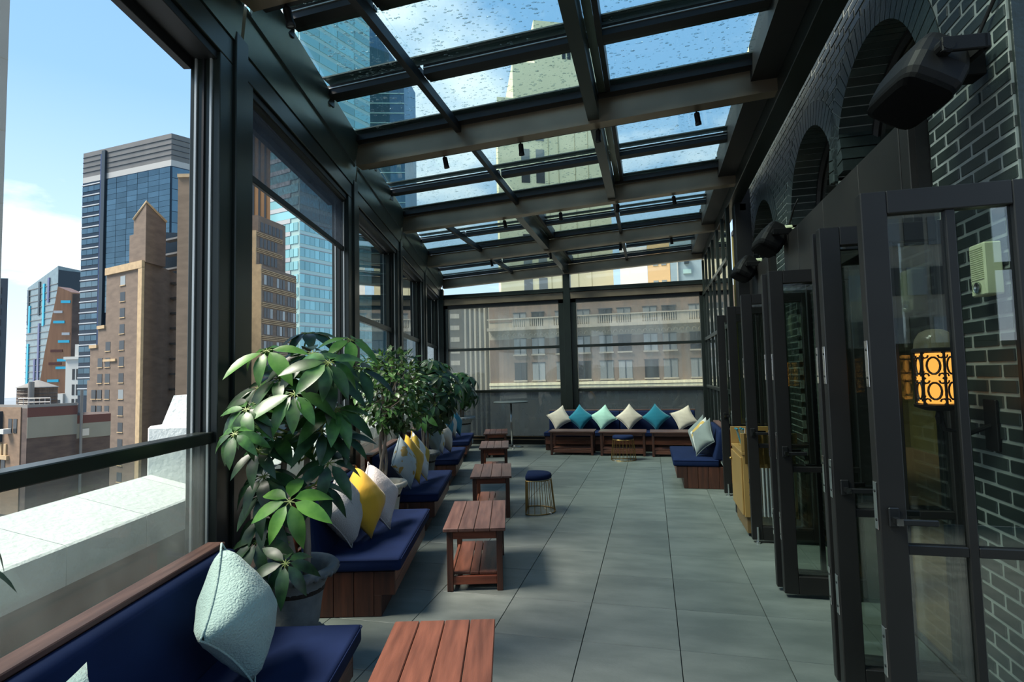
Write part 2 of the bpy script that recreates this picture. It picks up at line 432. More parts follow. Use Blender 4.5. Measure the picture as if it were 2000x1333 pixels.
# ------------------------------------------------------------------ glass roof
ceil = struct('ceiling', MB().cbox(1.22, 1.40, -1.0, 13.3, 4.2, 4.62, .006), frame_m, label='sloping glass roof on dark steel beams')
YB = [.26, 2.847, 5.431, 8.025, 10.608, 13.2]
for Y in YB:
    a, b = xleft(Y, -1.6), 1.22
    obj('beam', MB().hexa([(a, Y - .07, zb(a)), (b, Y - .07, zb(b)), (b, Y + .07, zb(b)), (a, Y + .07, zb(a)),
                           (a, Y - .07, zb(a) + .23), (b, Y - .07, zb(b) + .23), (b, Y + .07, zb(b) + .23), (a, Y + .07, zb(a) + .23)]), steel_m, ceil)
    obj('light_track', MB().hexa([(a + .05, Y + .075, zb(a) + .02), (b, Y + .075, zb(b) + .02), (b, Y + .125, zb(b) + .02), (a + .05, Y + .125, zb(a) + .02),
                           (a + .05, Y + .075, zb(a) + .06), (b, Y + .075, zb(b) + .06), (b, Y + .125, zb(b) + .06), (a + .05, Y + .125, zb(a) + .06)]), black_m, ceil)
def bar_y(name, X, y0, y1, w, z0, z1, m):
    obj(name, MB().box(X - w / 2, X + w / 2, y0, y1, zb(X) + z0, zb(X) + z1), m, ceil)
def bar_x(name, x0, x1, Y, w, z0, z1, m):
    obj(name, MB().hexa([(x0, Y - w / 2, zb(x0) + z0), (x1, Y - w / 2, zb(x1) + z0), (x1, Y + w / 2, zb(x1) + z0), (x0, Y + w / 2, zb(x0) + z0),
                         (x0, Y - w / 2, zb(x0) + z1), (x1, Y - w / 2, zb(x1) + z1), (x1, Y + w / 2, zb(x1) + z1), (x0, Y + w / 2, zb(x0) + z1)]), m, ceil)
drng = random.Random(3)
def drops(pane, x0, x1, y0, y1, zoff, n):
    mb = MB()
    for _ in range(n):
        x = drng.uniform(x0, x1); y = drng.uniform(y0, y1)
        r = drng.choice((.004, .005, .006, .008, .012)) * drng.uniform(.7, 1.1)
        if drng.random() < .35: y = y0 + (y1 - y0) * (.02 + .16 * drng.random() ** 2)
        zz = zb(x) + zoff
        e1, e2 = r * drng.uniform(.8, 2.2), r
        vs = [(x + e1 * math.cos(q * math.pi / 3), y + e2 * math.sin(q * math.pi / 3), zz) for q in range(6)]
        vs += [(x + .6 * e1 * math.cos(q * math.pi / 3), y + .6 * e2 * math.sin(q * math.pi / 3), zz + r * .45) for q in range(6)] + [(x, y, zz + r * .6)]
        mb.add(vs, [(q, (q + 1) % 6, 6 + (q + 1) % 6, 6 + q) for q in range(6)] + [(6 + q, 6 + (q + 1) % 6, 12) for q in range(6)] + [tuple(range(6))])
    o = obj('raindrops', mb, drop_m, pane, smooth=True)
    o['kind'] = 'stuff'
for bi, (Y0, Y1) in enumerate(zip(YB[:-1], YB[1:])):
    ya, yb = Y0 + .07, Y1 - .07
    cols = [-1.87, -.46] if bi < 3 else [-3.25, -1.9, -.46]
    thick = -.46 if bi < 3 else -1.9
    xl0 = xleft(Y0, -1.5)
    for X in cols:
        if X == thick:
            bar_y('purlin', X, ya, yb, .11, .03, .26, frame_m)
            bar_y('purlin_cheek', X + .155, ya, yb, .045, .24, .40, black_m); bar_y('purlin_flange', X + .095, ya, yb, .07, .245, .26, eave_m)
        else: bar_y('glazing_bar', X, ya, yb, .055, .16, .25, black_m)
    bar_y('edge_reveal_shade', 1.105, ya, yb, .225, .12, .46, black_m)  # black bar stands in for the dark shading at the glass edge
    bar_x('end_rail', xleft(Y1, -1.58), 1.0, yb - .04, .11, .235, .30, black_m)
    bar_x('start_rail', xleft(Y0, -1.58), 1.0, ya + .09, .08, .10, .20, black_m)
    n = 3
    yy = [ya, ya + .58, ya + 1.52, yb]
    for q in range(n):
        step = .25 + .05 * (n - q)
        edges = [None] + cols + [1.0]
        for c_ in range(len(edges) - 1):
            xr = edges[c_ + 1] - (.003 if c_ < len(edges) - 2 else 0)
            y0, y1 = yy[q], yy[q + 1] + .05
            if c_ == 0: xa, xb = xleft(y0, -1.58), xleft(y1, -1.58)
            else: xa = xb = edges[c_] + .003
            d = .012
            p = obj('pane', MB().hexa([(xa, y0, zb(xa) + step), (xr, y0, zb(xr) + step), (xr, y1, zb(xr) + step), (xb, y1, zb(xb) + step),
                                      (xa, y0, zb(xa) + step + d), (xr, y0, zb(xr) + step + d), (xr, y1, zb(xr) + step + d), (xb, y1, zb(xb) + step + d)]), roofg_m, ceil)
            if bi in (1, 2, 3): drops(p, max(xa, xb), xr, y0, y1, step + d, (900, 600, 300)[bi - 1])
            if q < n - 1:
                Yr = yy[q + 1]
                xs = xleft(Yr, -1.58) if c_ == 0 else edges[c_] + .03
                bar_x('sash_rail', xs, xr, Yr - .02, .10, step - .10, step - .012, black_m)
                bar_x('rail_lip', xs, xr, Yr - .075, .012, step - .05, step - .042, track_m)
                bar_x('back_rail', xs, xr, Yr + .07, .05, step - .085, step - .055, frame_m)
                if c_ == 0: obj('rail_hook', MB().box(xs - .02, xs + .0, Yr - .07, Yr + .05, zb(xs) + step - .16, zb(xs) + step - .04), frame_m, ceil)
        # outer apron seen through each pane's lower edge
        bar_x('apron_flashing', xleft(yy[q + 1], -1.58), 1.0, yy[q + 1] - .085, .13, step + .018, step + .03, flash_m) if q < n else None

# ------------------------------------------------------------------ brick side (wall_right)
XW = 1.55
ZS = 3.27
ARCH = [(4.24, .75), (5.79, .74), (8.09, .74)]
holes = [(c - r, c + r) for c, r in ARCH]
mb = MB()
DEP = .34
segs = []; y = 2.77
for a, b in holes: segs.append((y, a)); y = b
segs.append((y, 8.98))
for a, b in segs: mb.box(XW + .0045, XW + DEP, a, b, 0, ZS)
NA = 18
for (c, r), (a, b) in zip(ARCH, holes):
    for k in range(NA):
        t0, t1 = math.pi * k / NA, math.pi * (k + 1) / NA
        y0, z0, y1, z1 = c + r * math.cos(t0), ZS + r * math.sin(t0), c + r * math.cos(t1), ZS + r * math.sin(t1)
        mb.hexa([(XW + .0045, y0, z0), (XW + .0045, y1, z1), (XW + DEP, y1, z1), (XW + DEP, y0, z0), (XW + .0045, y0, 4.75), (XW + .0045, y1, 4.75), (XW + DEP, y1, 4.75), (XW + DEP, y0, 4.75)])
for a, b in segs: mb.box(XW + .0045, XW + DEP, a, b, ZS, 4.75)
wr = struct('wall_right', mb, mortar_m, label='dark painted brick facade with round arches')
CH, BL, JT = .0715, .206, .016
cand = []
rows = int(4.62 / CH)
for k in range(rows):
    z0, z1 = k * CH + .002, (k + 1) * CH - JT + .002
    zm = (z0 + z1) / 2
    ex = []
    for c, r in ARCH:
        if zm < ZS: ex.append((c - r - .0, c + r + .0))
        else:
            RR = r + .215
            if zm - ZS < RR:
                h = math.sqrt(RR * RR - (zm - ZS) ** 2); ex.append((c - h, c + h))
    solid = []; y = 2.77
    for a, b in ex:
        if a > y: solid.append((y, a))
        y = max(y, b)
    if y < 8.97: solid.append((y, 8.97))
    for a, b in solid:
        g = BL + JT
        off = (k % 2) * g / 2
        q = math.floor((a - off) / g)
        yy0 = q * g + off
        while yy0 < b:
            p0, p1 = max(yy0, a), min(yy0 + BL, b)
            if p1 - p0 > .03:
                d2 = (XW ** 2 + ((p0 + p1) / 2) ** 2 + (zm - CAM_H) ** 2)
                cand.append(((p1 - p0) * XW / d2 ** 1.5 * (1 if zm > 2.4 or p0 < 3.5 else .3), p0, p1, z0, z1))
            yy0 += g
cand.sort(reverse=True)
bm_ = MB().cbox(-.5, .5, -.5, .5, -.5, .5, .035).mesh('brick', brick_m)
rest = MB()
for i, (sc_, p0, p1, z0, z1) in enumerate(cand):
    jx = random.uniform(-.002, .002)
    if i < 300: put('brick', bm_, wr, (XW + .05 + jx, (p0 + p1) / 2, (z0 + z1) / 2), None, (.1, p1 - p0, z1 - z0))
    else: rest.box(XW + jx, XW + .1, p0, p1, z0, z1)
o = obj('brick_field', rest, brick_m, wr); o['kind'] = 'stuff'
for ai, (c, r) in enumerate(ARCH):
    nv = 30
    vb = MB()
    h = .5 * math.pi / nv * .88
    r0, r1 = r - .008, r + .205
    vb.hexa([(0, r0 * math.sin(-h), r0 * math.cos(h)), (DEP - .05, r0 * math.sin(-h), r0 * math.cos(h)), (DEP - .05, r0 * math.sin(h), r0 * math.cos(h)), (0, r0 * math.sin(h), r0 * math.cos(h)),
             (0, r1 * math.sin(-h), r1 * math.cos(h)), (DEP - .05, r1 * math.sin(-h), r1 * math.cos(h)), (DEP - .05, r1 * math.sin(h), r1 * math.cos(h)), (0, r1 * math.sin(h), r1 * math.cos(h))])
    vm = vb.mesh('voussoir', brick_m)
    for k in range(nv):
        t = math.pi * (k + .5) / nv - math.pi / 2
        put('voussoir', vm, wr, (XW - .002, c, ZS), (t, 0, 0))
    # arched window set back in the recess
    w = struct('window_%d' % (8 + ai), label='%s arched window recessed in the dark brick facade' % ('nearest', 'middle', 'farthest')[ai])
    def half(rr, z0): return [(c + rr, z0)] + [(c + rr * math.cos(math.pi * q / 20), ZS + rr * math.sin(math.pi * q / 20)) for q in range(21)] + [(c - rr, z0)]
    pts = half(r - .02, 2.6)
    obj('frame', MB().tube([(1.82, y, z) for y, z in pts], .035, 6), black_m, w)
    pl = MB(); pp = half(r - .03, 2.6)
    pl.add([(1.83, y, z) for y, z in pp] + [(1.838, y, z) for y, z in pp], [tuple(range(len(pp))), tuple(range(len(pp), 2 * len(pp)))])
    obj('pane', pl, doorg_m, w)
    obj('inner_frame', MB().tube([(1.81, c + .36 * math.cos(math.pi * q / 14), 2.98 + .36 * math.sin(math.pi * q / 14)) for q in range(15)], .024, 6), frame_m, w)
    for dy in (-.36, .36): obj('inner_stile', MB().cbox(1.79, 1.83, c + dy - .024, c + dy + .024, 2.55, 2.98, .004), frame_m, w)
    for q in range(4): obj('blind_slat', MB().box(1.842, 1.85, c - .36, c + .36, 2.62 + q * .12, 2.66 + q * .12), cream_m, w)

obj('end_return', MB().cbox(XW + .012, XW + DEP, 2.752, 2.769, 0, 4.7, .002), brick_m, wr)
# impost blocks under the arches
for Yv in (4.99, 6.53, 8.83):
    obj('impost', MB().cbox(XW - .03, XW + DEP - .04, Yv, Yv + .05, 3.235, 3.30, .006), brick_m, wr)

tr = struct('trim_1', MB().box(1.49, 1.60, 3.5, 6.52, 2.50, 3.10), black_m, label='dark metal fascia over the near door openings')
js = [3.5, 3.62, 4.27, 5.09, 5.92, 6.52]
for a, b in zip(js[:-1], js[1:]):
    obj('fascia_panel', MB().cbox(1.455, 1.495, a + .006, b - .006, 2.5, 3.125, .004), door_m, tr)
tr2 = struct('trim_2', MB().box(1.49, 1.60, 7.36, 8.86, 2.50, 3.10), black_m, label='dark metal fascia over the far door opening')
for a, b in ((7.36, 8.1), (8.1, 8.86)):
    obj('fascia_panel', MB().cbox(1.455, 1.495, a + .006, b - .006, 2.5, 3.125, .004), door_m, tr2)

# glazed screen beyond the brick
sc = struct('wall_right_screen', MB().box(1.2, 1.3, 9.0, 13.2, 0, .12), sill_m, label='glazed screen of slim dark bars beyond the brick facade')
for Yv in (8.98, 9.6, 10.35, 11.1, 11.75, 12.46, 13.1):
    obj('screen_bar', MB().cbox(1.2, 1.26, Yv - .03, Yv + .03, .12, 4.2, .004), frame_m, sc)
for z in (1.35, 2.40, 3.43):
    obj('screen_rail', MB().cbox(1.19, 1.25, 9.0, 13.15, z - .035, z + .035, .004), frame_m, sc)
for z0, z1 in ((.12, 1.31), (1.39, 2.36), (2.44, 3.39), (3.47, 4.2)):
    obj('pane', MB().box(1.225, 1.235, 9.0, 13.15, z0, z1), doorg_m, sc)
obj('corner_post', MB().cbox(1.30, 1.52, 8.70, 8.98, 0, 4.4, .006), black_m, sc)

# dim interior behind the doors
inr = mat('olive_interior_wall', (120, 112, 60), .7, var=.1)
ird = mat('dark_interior', (26, 24, 22), .8)
irf = mat('interior_oak_floor', (112, 88, 62), .5, col2=(140, 112, 80), vs=4, stretch=(1, 6, 1))
struct('wall_interior', MB().box(5.2, 5.3, 2.9, 13.4, -.1, 4.75).box(1.9, 5.3, 13.3, 13.4, -.1, 4.75).box(1.9, 5.3, 2.85, 2.95, -.1, 4.75), inr, label='dim olive wall inside the bar')
struct('floor_interior', MB().box(1.625, 5.2, 2.9, 13.3, -.12, -.005), irf, label='wood floor inside the bar')
struct('ceiling_interior', MB().box(1.9, 5.3, 2.85, 13.4, 4.75, 4.85), ird, label='unseen dark ceiling inside the bar, keeping sky light out')  # unseen ceiling, put in to keep sky light out of the room

# ------------------------------------------------------------------ bifold door leaves
hm = chrome_m
def leaf(n, Y, ang, label, xtip=.905, handle=True, w=.645, foot=False, wide=.1):
    d = struct('door_%d' % n, loc=(xtip + w, Y, 0), rotz=ang, label=label)
    # local x runs from the wall hinge (0) to the free edge (-w)
    z0, z1, T = .03, 2.46, .03
    for a, b in ((-w, -w + wide), (-.09, 0)):
        obj('stile', MB().cbox(a, b, -T, T, z0, z1, .004), door_m, d)
    obj('top_rail', MB().cbox(-w + wide, -.09, -T, T, z1 - .1, z1, .004), door_m, d)
    obj('bottom_rail', MB().cbox(-w + wide, -.09, -T, T, z0, z0 + .13, .004), door_m, d)
    xm = -w / 2 + .012
    obj('vertical_bar', MB().cbox(xm - .017, xm + .017, -T * .7, T * .7, z0 + .13, z1 - .1, .003), door_m, d)
    for a, b in ((-w + wide, xm - .017), (xm + .017, -.09)):
        obj('cross_bar', MB().cbox(a, b, -T * .7, T * .7, .925, .965, .003), door_m, d)
        obj('pane', MB().box(a, b, -.004, .004, .965, z1 - .1), doorg_m, d)
        obj('pane', MB().box(a, b, -.004, .004, z0 + .13, .925), doorg_m, d)
    if handle:
        h = obj('handle', MB().cbox(-w + .03, -w + .07, -T - .012, -T, 1.04, 1.12, .004), black_m, d)
        obj('lever', MB().cbox(-w + .04, -w + .19, -T - .06, -T - .045, 1.06, 1.085, .004).box(-w + .04, -w + .06, -T - .045, -T, 1.062, 1.083), black_m, h)
        obj('spindle_cap', MB().box(-w + .038, -w + .062, -T - .065, -T - .06, 1.06, 1.088), hm, h)
        obj('back_lever', MB().cbox(-w + .04, -w + .19, T + .045, T + .06, 1.06, 1.085, .004).box(-w + .04, -w + .06, T, T + .045, 1.062, 1.083), black_m, h)
    if foot:
        obj('drop_bolt', MB().tube([(-w + .05, -T - .012, .015), (-w + .05, -T - .012, .16)], .012, 8).lathe([(.02, 0.0), (.02, .02)], 10, -w + .05, -T - .012), hm, d)
    for z in (.42, 1.02, 1.62):
        hg = obj('hinge', MB().cbox(-w - .004, -w, -.018, .018, z, z + .2, .001), hm, d)
        obj('hinge_screw', MB().tube([(-w - .006, 0, z + .04), (-w - .003, 0, z + .04)], .006, 6).tube([(-w - .006, 0, z + .16), (-w - .003, 0, z + .16)], .006, 6), black_m, hg)
    return d
leaf(1, 2.68, 0, 'nearest glazed door leaf, largest, cut by the right edge of the view')
leaf(2, 3.31, R(2), 'dark folded door leaf right behind the nearest one, hinges on its edge')
leaf(3, 3.39, R(-2), 'rear leaf of the folded pair behind the nearest door', handle=False)
leaf(4, 4.62, R(1), 'glazed door leaf with long lever midway along the facade')
leaf(5, 4.72, R(-1.5), 'leaf folded tight behind the midway glazed door', xtip=.88, handle=False)
leaf(6, 5.97, 0, 'glazed door leaf standing just before the gold cabinet', foot=True)
leaf(7, 7.05, R(2), 'dark door leaf standing just past the gold cabinet', handle=False)
leaf(8, 8.1, 0, 'farthest glazed door leaf beside the navy bench end', foot=True)

obj('added_paving', MB().box(1.57, 6.5, -1.6, 2.7, -.1, -.002), tile_m, floor)  # unseen slab added so the door glass mirrors a darker floor
# unseen wall and post added behind the viewpoint to darken door reflections
wb_ = struct('wall_added_behind', MB().box(-3.0, 6.5, -1.75, -1.6, 0, 1.95), black_m, label='added low dark wall behind the viewpoint, darkening the door reflections')
obj('post', MB().cbox(3.2, 3.62, -1.75, -1.6, 1.95, 4.6, .01), black_m, wb_)
obj('rail', MB().cbox(3.62, 6.5, -1.72, -1.63, 2.72, 2.80, .01), black_m, wb_)
# ------------------------------------------------------------------ benches
def soft(o, w=.02, seg=3):
    b = o.modifiers.new('bevel', 'BEVEL'); b.width = w; b.segments = seg
    o.data.polygons.foreach_set('use_smooth', [True] * len(o.data.polygons)); return o
ORG = -1.2
def bench(label, loc, rotz, L, ncush=1, group='navy wooden benches'):
    b = thing('bench', label, 'bench', loc, rotz, group)
    X = lambda t: t - ORG
    # end boards, upright
    bounds = [-1.57, -1.43, -1.285, -1.14, -.995, -.845]
    for y0, y1 in ((0, .022), (L - .022, L)):
        for i, (a, c) in enumerate(zip(bounds[:-1], bounds[1:])):
            m = MB()
            if i < 4: m.cbox(X(a) + .002, X(c) - .002, y0, y1, .003, .315, .003)
            else: m.cbox(X(a) + .002, X(c), y0, y1, .15, .315, .003).cbox(X(a) + .002, X(-.94), y0, y1, .003, .152, .002)
            obj('end_plank', m, woodd_m, b)
    for z0, z1 in ((.152, .23), (.234, .315)):
        obj('apron_board', MB().cbox(X(-.87), X(-.845), .022, L - .022, z0, z1, .003), wood_m, b)
    obj('plinth_board', MB().cbox(X(-.96), X(-.94), .022, L - .022, .003, .15, .003), woodd_m, b)
    obj('deck', MB().box(X(-1.5), X(-.87), .022, L - .022, .295, .312), woodd_m, b)
    sc_ = soft(obj('seat_cushion', MB().box(X(-1.44), X(-.80), -.012, L + .012, .318, .415), navy_m, b), .024)
    obj('seam', MB().tube([(X(-1.42), -.014, .402), (X(-.812), -.014, .402), (X(-.798), .002, .402), (X(-.798), L, .402), (X(-.812), L + .014, .402), (X(-1.42), L + .014, .402)], .003, 5), navy_m, sc_)
    for k in range(ncush):
        a, c = L * k / ncush + .004, L * (k + 1) / ncush - .004
        o = obj('back_cushion', MB().hexa([(X(-1.52), a, .40), (X(-1.37), a, .40), (X(-1.37), c, .40), (X(-1.52), c, .40), (X(-1.545), a, .83), (X(-1.455), a, .83), (X(-1.455), c, .83), (X(-1.545), c, .83)]), navy_m, b)
        soft(o, .028)
    for y0 in (0, L - .06): obj('back_post', MB().cbox(X(-1.615), X(-1.56), y0, y0 + .06, .003, .83, .004), woodx_m, b)
    obj('top_rail', MB().cbox(X(-1.62), X(-1.525), -.012, L + .012, .83, .855, .004), woodt_m, b)  # greyer wood here puts the glare on the rail into its colour
    for k in range(4):
        obj('back_slat', MB().cbox(X(-1.60), X(-1.575), .06, L - .06, .34 + .125 * k, .44 + .125 * k, .003), wood_m, b)
    return b
BN = [(1.5, 3.0), (4.065, 5.52), (6.22, 7.72), (8.72, 10.16), (11.05, 12.62)]
blab = ['nearest navy bench, cut by the bottom edge, one sage pillow on it', 'navy bench behind the large grey urn, with a plain yellow pillow between two pale ones',
        'navy bench beside the cream urn, with leafy patterned pillows', 'navy bench under the dark umbrella plants, fourth along the windows', 'farthest navy bench along the windows with teal pillows']
for (a, b_), lb in zip(BN, blab): bench(lb, st(a, ORG), TH, b_ - a)
bench('long navy bench along the far end wall with six pillows', (-2.35, 12.51, 0), R(-90), 3.25, 2)
bench('short navy bench on the right, its boarded end beside the farthest door', (.66, 9.97, 0), R(180), 1.5)

# ------------------------------------------------------------------ slatted tables
TW, TL = .50, .96
pm = MB().cbox(-.0605, .0605, 0, TL, .472, .50, .004).mesh('top_plank', woodt_m)
pmw = MB().cbox(-.0605, .0605, 0, TL, .472, .50, .004).mesh('top_plank', wood_m)
lm_ = MB().cbox(-.024, .024, -.024, .024, 0, .472, .003).mesh('leg', woodd_m)
def table(label, loc, rotz, warm=False, group='slatted wood side tables'):
    t = thing('side_table', label, 'table', loc, rotz, group)
    for k in range(4): put('top_plank', pmw if warm else pm, t, (.0625 + .125 * k, 0, 0))
    for x in (.052, TW - .052):
        for y in (.055, TL - .055): put('leg', lm_, t, (x, y, 0))
        obj('side_apron', MB().cbox(x - .012, x + .012, .08, TL - .08, .405, .47, .003), wood_m, t)
        obj('side_stretcher', MB().cbox(x - .012, x + .012, .08, TL - .08, .05, .115, .003), wood_m, t)
    for y in (.055, TL - .055):
        obj('end_apron', MB().cbox(.076, TW - .076, y - .013, y + .013, .405, .47, .003), woodx_m, t)
        obj('end_stretcher', MB().cbox(.076, TW - .076, y - .013, y + .013, .05, .115, .003), woodx_m, t)
    for a, b in ((.078, .205), (.211, .277), (.283, .422)):
        obj('shelf_plank', MB().cbox(a, b, .07, TL - .07, .117, .14, .003), wood_m, t)
    return t
table('nearest slatted wood table, cut by the bottom edge', st(1.86, -.588), TH, True)
table('slatted wood table with open lower shelf in front of the yellow pillow bench', st(4.455, -.545), TH)
table('slatted wood table beside the free-standing brass stool', st(6.67, -.48), TH)
table('slatted wood table fourth from the front along the windows', st(9.27, -.51), TH)
table('farthest slatted wood table of the window row', st(11.5, -.53), TH)
table('left of the three slatted tables before the end bench', (-2.15, 12.03, 0), R(-90))
table('slatted table before the end bench with a brass stool in front of it', (-1.10, 11.98, 0), R(-90))
table('slatted table before the end bench nearest the right bench', (-.07, 11.93, 0), R(-90))

# ------------------------------------------------------------------ brass wire stools
def dshape(k, r, flat):
    out = []
    for q in range(k):
        a = 2 * math.pi * q / k
        out.append((max(r * math.cos(a), -flat), r * math.sin(a)))
    return out
def stool(label, loc, rotz):
    s = thing('wire_stool', label, 'stool', loc, rotz, 'brass wire stools')
    K = 40
    top, bot = dshape(K, .20, .11), dshape(K, .24, .115)
    mb = MB(); n = len(top)
    rings = [(.93, .405), (1.0, .415), (1.03, .435), (1.0, .462), (.9, .474), (.5, .479)]
    vs = [(x * k_, y * k_, z) for k_, z in rings for x, y in top]
    fs = [(i * n + q, i * n + (q + 1) % n, (i + 1) * n + (q + 1) % n, (i + 1) * n + q) for i in range(len(rings) - 1) for q in range(n)] + [tuple(range(n)), tuple((len(rings) - 1) * n + q for q in range(n))]
    mb.add(vs, fs)
    obj('seat_pad', mb, navy_m, s, smooth=True)
    obj('top_ring', MB().tube([(x, y, .40) for x, y in top], .006, 6, True), brass_m, s)
    obj('base_ring', MB().tube([(x, y, .008) for x, y in bot], .007, 6, True), brass_m, s)
    for q in range(0, K, 2):
        (x0, y0), (x1, y1) = bot[q], top[q]
        obj('wire', MB().tube([(x0, y0, .008), (x1, y1, .40)], .0042, 5), brass_m, s)
    obj('floor_glide', MB().cbox(.17, .20, -.16, -.12, 0, .014, .003), white_m, s)
stool('free-standing brass wire stool with navy seat beside the window row tables', (-1.46, 6.86, 0), R(8))
stool('brass wire stool with navy seat standing before the middle end table', (-.585, 11.06, 0), R(-90))

# ------------------------------------------------------------------ pillows
def pattern(name, base, spot, scale, pos=.56):
    m, nt, n, l, out = nodes(name)
    b = n.new('ShaderNodeBsdfPrincipled'); b.inputs['Roughness'].default_value = .75
    tc = n.new('ShaderNodeTexCoord'); vo = n.new('ShaderNodeTexNoise'); vo.inputs['Scale'].default_value = scale; vo.inputs['Detail'].default_value = 1.5
    rp = n.new('ShaderNodeValToRGB'); rp.color_ramp.elements[0].position = pos; rp.color_ramp.elements[0].color = lin(base)
    rp.color_ramp.elements[1].position = pos + .03; rp.color_ramp.elements[1].color = lin(spot)
    l.new(tc.outputs['Object'], vo.inputs['Vector']); l.new(vo.outputs[0], rp.inputs[0]); l.new(rp.outputs[0], b.inputs['Base Color']); l.new(b.outputs[0], out.inputs[0])
    return m
def fabric(name, col, bump=.35, bs=140): return mat(name, col, .9, 0, var=.05, vs=6, bump=bump, bs=bs, sheen=.2)
F = dict(sage=fabric('sage_waffle_fabric', (146, 172, 162), .8, 110), boucle=fabric('pale_boucle_fabric', (186, 182, 178), .9, 120), blush=fabric('pale_blush_fabric', (206, 196, 190), .7, 120),
         yellow=fabric('mustard_fabric', (214, 166, 42), .15), beige=fabric('beige_fabric', (212, 196, 176)), teal=fabric('teal_fabric', (18, 116, 136)), mint=fabric('mint_fabric', (172, 212, 192)),
         grey=fabric('soft_grey_fabric', (124, 132, 128)), leafp=pattern('pale_blue_gold_print', (186, 198, 202), (178, 148, 84), 9), goldp=pattern('white_gold_print', (218, 216, 208), (206, 168, 88), 7, .5),
         bluew=pattern('white_blue_stripe_print', (222, 224, 222), (190, 160, 60), 5, .52))
def pillow_mesh(size, thick, m, seed):
    r = random.Random(seed); n = 14; mb = MB(); a = size / 2
    ph = [r.uniform(0, 6.28) for _ in range(4)]
    def pt(i, j, side):
        u, v = -1 + 2 * i / n, -1 + 2 * j / n
        x = a * u * (1 - .13 * (1 - v * v)); y = a * v * (1 - .13 * (1 - u * u))
        h = thick / 2 * max(0, (1 - u * u) * (1 - v * v)) ** .38
        wr_ = .005 * math.sin(9 * u + ph[0] + 4 * v) * math.sin(7 * v + ph[1]) * (1 - max(abs(u), abs(v)) ** 4) + .004 * math.sin(20 * (u + v) + ph[2]) * max(0, .6 - abs(u + 1)) 
        h *= 1 + .18 * math.sin(2 * u + ph[3])
        return (x, y, side * (h + wr_) if h > 1e-6 else 0)
    top = {}
    vs = []
    for i in range(n + 1):
        for j in range(n + 1):
            top[i, j] = len(vs); vs.append(pt(i, j, 1))
    bot = {}
    for i in range(n + 1):
        for j in range(n + 1):
            if i in (0, n) or j in (0, n): bot[i, j] = top[i, j]
            else: bot[i, j] = len(vs); vs.append(pt(i, j, -1))
    fs = []
    for i in range(n):
        for j in range(n):
            fs.append((top[i, j], top[i + 1, j], top[i + 1, j + 1], top[i, j + 1])); fs.append((bot[i, j], bot[i, j + 1], bot[i + 1, j + 1], bot[i + 1, j]))
    mb.add(vs, fs)
    edge = [vs[top[i, 0]] for i in range(n)] + [vs[top[n, j]] for j in range(n)] + [vs[top[n - i, n]] for i in range(n)] + [vs[top[0, n - j]] for j in range(n)]
    return mb, edge
pc = [0]
def pillow(label, fab, loc, face, tilt=12, spin=45, size=.42, thick=.15, group=None, piping=None):
    """face: horizontal direction the front looks towards; spin 45 stands it on a corner"""
    pc[0] += 1
    mb, edge = pillow_mesh(size, thick, None, pc[0])
    f = Vector(face).normalized(); nrm = (f * math.cos(R(tilt)) + Vector((0, 0, math.sin(R(tilt))))).normalized()
    xx = Vector((0, 0, 1)).cross(nrm).normalized(); yy = nrm.cross(xx)
    mx = Matrix((xx, yy, nrm)).transposed().to_4x4() @ Matrix.Rotation(R(spin), 4, 'Z')
    # set it down on the seat: lowest point of the tilted cushion touches z of loc
    low = min((mx @ Vector(v)).z for v in mb.v)
    o = obj('throw_pillow', mb, F[fab], None, smooth=True, mw=Matrix.Translation((loc[0], loc[1], loc[2] - low)) @ mx)
    tag(o, label, 'pillow', group)
    if piping:
        obj('piping', MB().tube(edge, .005, 5, True), F[piping], o, smooth=True)
    return o
ZSEAT = .415
Un, Nn = st(1, 0), st(0, 1)
def pl(s, t): v = st(s, t, ZSEAT); return v
PG = 'pillows on the window benches'
pillow('large sage green pillow with dark piping, nearest the camera', 'sage', pl(2.46, -1.19), Un * .04 + Nn, 16, 40, .43, .24, PG, 'sage')
pillow('sage pillow of which only a tip shows at the bottom edge', 'sage', pl(1.45, -1.22), -Un * .2 + Nn, 14, 6, .46, .17, PG)
pillow('pale grey pillow just behind the grey urn', 'boucle', pl(4.34, -1.28), -Un * .30 + Nn, 12, 43, .43, .22, PG, 'boucle')
pillow('largest plain yellow pillow, between two pale ones', 'yellow', pl(4.58, -1.20), -Un * .38 + Nn, 18, 40, .43, .22, PG)
pillow('pale blush pillow right of the largest yellow one', 'blush', pl(4.86, -1.14), -Un * .34 + Nn, 24, 40, .43, .2, PG, 'blush')
pillow('pale blue pillow with gold leaf print beside the cream urn', 'leafp', pl(6.5, -1.22), -Un * .3 + Nn, 14, 43, .45, .17, PG, 'leafp')
pillow('small showing yellow pillow between two printed pillows', 'yellow', pl(6.74, -1.17), -Un * .3 + Nn, 16, 45, .45, .13, PG)
pillow('white pillow with gold print behind the small showing yellow one', 'bluew', pl(6.98, -1.13), -Un * .3 + Nn, 18, 45, .46, .15, PG, 'yellow')
pillow('pale grey pillow at the near end of the fourth bench', 'grey', pl(8.98, -1.22), -Un * .3 + Nn, 14, 43, .45, .16, PG)
pillow('gold printed pillow in the middle of the fourth bench', 'goldp', pl(9.22, -1.18), -Un * .3 + Nn, 15, 45, .45, .14, PG)
pillow('plump cream pillow at the far side on the fourth bench', 'beige', pl(9.46, -1.10), -Un * .3 + Nn, 20, 45, .46, .18, PG)
pillow('teal pillow half hidden at the near end of the farthest bench', 'teal', pl(11.3, -1.25), -Un * .3 + Nn, 14, 45, .45, .15, PG)
pillow('cream pillow between the teal ones on the farthest bench', 'beige', pl(11.58, -1.2), -Un * .3 + Nn, 16, 45, .45, .15, PG)
